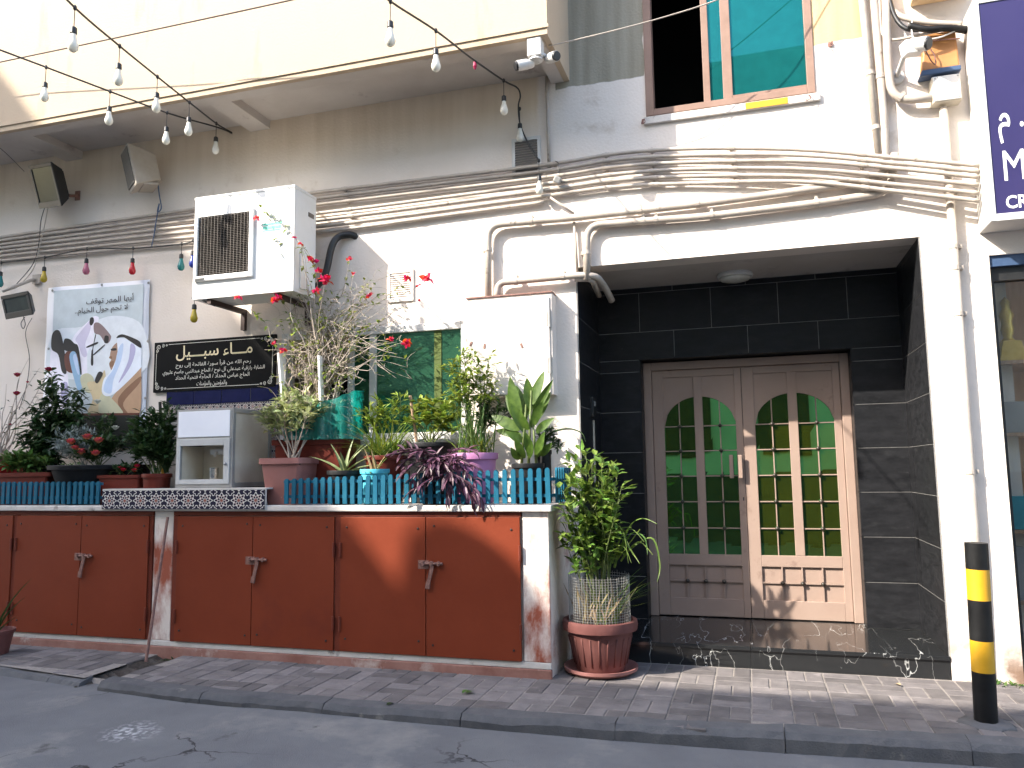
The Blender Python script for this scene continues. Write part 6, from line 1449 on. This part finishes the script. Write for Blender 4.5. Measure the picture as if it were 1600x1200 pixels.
# strap leaved plant cut by the left edge
g0 = atz(-45, 1030, 0); g0.y = -1.0
lp = plant('strap_leaved_plant', 'strap leaved plant cut by the left edge before the cupboards', (g0.x, g0.y, 0))
random.seed(31)
for e in ((22,905),(21,932),(18,962),(-10,890),(-40,880),(5,985)):
    a = V(g0.x, g0.y, .12); q = at(e[0], e[1], -1.0); b = MB(); d = q-a; b.leaf(a, d.normalized()+V(0,0,.45), V(0,0,1), d.length*1.12, .035, bend=.42, nseg=8, fold=.3, shape=lambda u: (1-u)**.6*min(1,.5+u*3)); b.build('leaf', MT['leaf_dark'], lp, smooth=True)
b = MB(); b.lathe([(.11,0),(.15,.2),(.16,.2),(.155,.17),(0,.16)], (g0.x, g0.y, .0), 18); tag(b.build('flower_pot', MT['terracotta']), 'terracotta pot just beyond the left edge', 'flower pot')

# ---------- big pot on the pavement
c = atz(938, 1040, .03); c.y = -.36; c.x = at(938, 1000, -.36).x
zr = at(938, 966, -.36).z; Rr = (at(996, 968, -.36).x - at(881, 968, -.36).x)/2
t = thing('flower_pot', 'large fluted terracotta pot on a saucer beside the step', 'flower pot', (c.x, c.y, 0))
b = MB(); b.lathe([(Rr*.55,.004),(Rr*.86,.006),(Rr*.98,.028),(Rr*.99,.05),(Rr*.95,.05),(Rr*.84,.022),(0,.018)], (c.x, c.y, .0), 32); b.build('saucer', MT['pinkpot'], t, auto=45)
b = MB(); prof = [(Rr*.62,.02),(Rr*.66,.035),(Rr*.86,zr-.09),(Rr*.87,zr-.075),(Rr*.99,zr-.072),(Rr*1.01,zr-.035),(Rr*.99,zr-.004),(Rr*.96,zr),(Rr*.90,zr),(Rr*.86,zr-.05),(0,zr-.055)]
b.lathe(prof, (c.x, c.y, .0), 40); b.build('pot', MT['terracotta'], t, auto=45)
for k in range(22):                       # flutes
    an = 2*math.pi*k/22; f = MB(); q = []
    for zz, rr in ((.07,.695),(zr*.55,.79),(zr-.115,.845)): q.append((c.x + math.cos(an)*Rr*rr*.998, c.y + math.sin(an)*Rr*rr*.998, zz))
    f.tube(q, [.006,.007,.007], 6); f.build('flute', MT['terracotta'], t, smooth=True)
b = MB(); b.lathe([(Rr*.87,0),(0,.02)], (c.x, c.y, zr-.05), 20); b.build('soil', MT['soil'], t)
wm_ = thing('wire_mesh', 'wire mesh cylinder standing in the large terracotta pot', 'wire mesh', (c.x, c.y, zr-.04)); b = MB(); zt_ = at(938, 897, -.36).z; RR = Rr*.82
for k in range(64):
    an = 2*math.pi*k/64; x, y = c.x+RR*math.cos(an), c.y+RR*math.sin(an); b.tube([(x,y,zr-.05),(x+rnd(-.003,.003),y,zt_+rnd(-.01,.01))], .0013, 3, caps=False)
nh = int((zt_-zr+.05)/.019)
for j in range(nh+1):
    z = zr-.05+.019*j; b.tube([(c.x+RR*math.cos(2*math.pi*k/32), c.y+RR*math.sin(2*math.pi*k/32), z) for k in range(33)], .0013, 3, caps=False)
tag(b.build('mesh', MT['steel'], wm_), None, None, kind='stuff')
bs = V(c.x, c.y, zr-.04)
px3_ = px3
def px3(a, c_, Y): return at(a, c_, Y-.14)
pp = plant('leafy_shrub', 'bright leafy shrub growing from the wire mesh in the large pot', bs)
bushy(pp, bs, [px3(x, y, Y) for x, y, Y in ((880,768,-.55),(970,765,-.5),(888,775,-.4),(897,745,-.36),(908,722,-.36),(915,735,-.3),(925,760,-.4),(935,745,-.34),(948,735,-.36),(958,742,-.3),(962,755,-.36),(945,775,-.42),(930,790,-.44),(905,790,-.44),(890,800,-.42),(915,815,-.46),(940,810,-.44),(880,830,-.4),(900,840,-.46),(920,850,-.46),(950,800,-.36),(885,850,-.36),(935,835,-.3),(925,725,-.38),(905,760,-.42),(950,760,-.4),(882,800,-.5),(895,728,-.5),(915,712,-.48),(940,725,-.5),(965,738,-.48),(968,780,-.5)) ],
      MT['leaf_bright'], .082, .044, 5, .006, .5, MT['stem'], 2, .085, seed=33)
px3 = px3_
gp = plant('arching_grass', 'long arching grass blades in the large terracotta pot', bs + V(.08, 0, 0)); random.seed(34); ls = MB()
for path in (((300,600),(310,470),(350,420),(400,450),(425,600)),((380,560),(430,430),(490,390),(560,415)),((380,560),(440,460),(500,480),(515,560)),((360,620),(400,500),(450,560),(478,602)),((400,560),(530,480),(572,600),(560,690)),
             ((300,600),(290,500),(275,430)),((330,600),(345,500),(380,440),(440,430)),((350,600),(390,480),(440,440),(500,500)),((310,600),(320,500),(390,460),(430,520)),((340,620),(370,420),(385,380)),((360,600),(420,520),(480,440)),((300,620),(330,540),(400,520),(440,600)),((280,620),(240,560),(180,560)),((390,590),(470,500),(540,560))):
    P = smooth_path([at(840+a_/3, 680+c_/3, -.42-.05*i) for i, (a_, c_) in enumerate(path)], 6); N = len(P); w0 = rnd(.006,.010); vs = []
    for i, p in enumerate(P):
        t_ = (P[min(i+1,N-1)]-P[max(i-1,0)]).normalized(); sd = t_.cross(V(.3,-.6,.8)).normalized()*w0*(1-(i/(N-1))**2*.9); vs += [p-sd, p+V(0,0,-w0*.4), p+sd]
    ls.add(vs, [q_ for i in range(N-1) for q_ in ((i*3,i*3+1,i*3+4,i*3+3),(i*3+1,i*3+2,i*3+5,i*3+4))])
for k in range(24):
    a = rnd(-1.9, 1.0); sp = rnd(.15,.55); d = V(math.cos(a)*sp, math.sin(a)*sp*.8, 1).normalized()
    ls.leaf(bs + V(rnd(-.02,.13), rnd(-.08,.08), 0), d, V(0,0,1), rnd(.3,.5), rnd(.012,.02), bend=rnd(.25,.8), nseg=9, fold=.25, shape=lambda q: (1-q)**.55*min(1,.6+q*3))
ls.build('blades', MT['leaf_bright'], gp)
dd = MB()
for k in range(40): dd.leaf(bs + V(rnd(-.13,.13), rnd(-.15,.1), rnd(0,.05)), V(rnd(-.5,.5), rnd(-.4,.3), rnd(.4,1)), V(0,-1,.3), rnd(.12,.34), rnd(.008,.018), bend=rnd(-.2,.3), nseg=4, fold=.2)
dd.build('dry_blades', MT['deadleaf'], gp)
# weeds and litter on the pavement
random.seed(41)
def weeds(label, cx, cy, n, sp, L_, z=.0, m='leaf'):
    t = plant('weed', label, (cx, cy, z)); ls = MB()
    for k in range(n): ls.leaf((cx+rnd(-sp,sp), cy+rnd(-sp,sp)*.6, z-.01), rdir(.1,1.2), V(0,0,1), L_*rnd(.5,1.2), L_*.4, nseg=2)
    ls.build('foliage', MT[m], t)
q = atz(1560, 1058, 0); weeds('small green weed at the wall foot behind the bollard', q.x, -.06, 50, .09, .05)
q = atz(1050, 1046, 0); weeds('tiny weed at the foot of the marble step', q.x, q.y, 14, .04, .03)
weeds('tiny weeds in the drain across the pavement', -4.73, -.70, 40, .10, .035, -.03, 'leaf_dark')
for i, (x, y, lab, m) in enumerate(((725,1085,'fallen green leaf on the pavement before the cupboards','leaf'),(600,1105,'dark fallen leaf near the kerb','leaf_dark'),(372,1114,'green leaf lying in the road by the kerb','leaf'),(1405,1072,'dry yellow leaf on the sunlit pavement','deadleaf'))):
    q = atz(x, y, 0 if i != 2 else -.105); b = MB()
    for k in range(3 if i == 0 else 1): b.leaf(q + V(rnd(-.02,.02), rnd(-.02,.02), .012), V(rnd(-1,1), rnd(-1,1), .1), V(0,0,1), .07, .035, bend=.2, nseg=3)
    tag(b.build('fallen_leaf', MT[m]), lab, 'leaf')
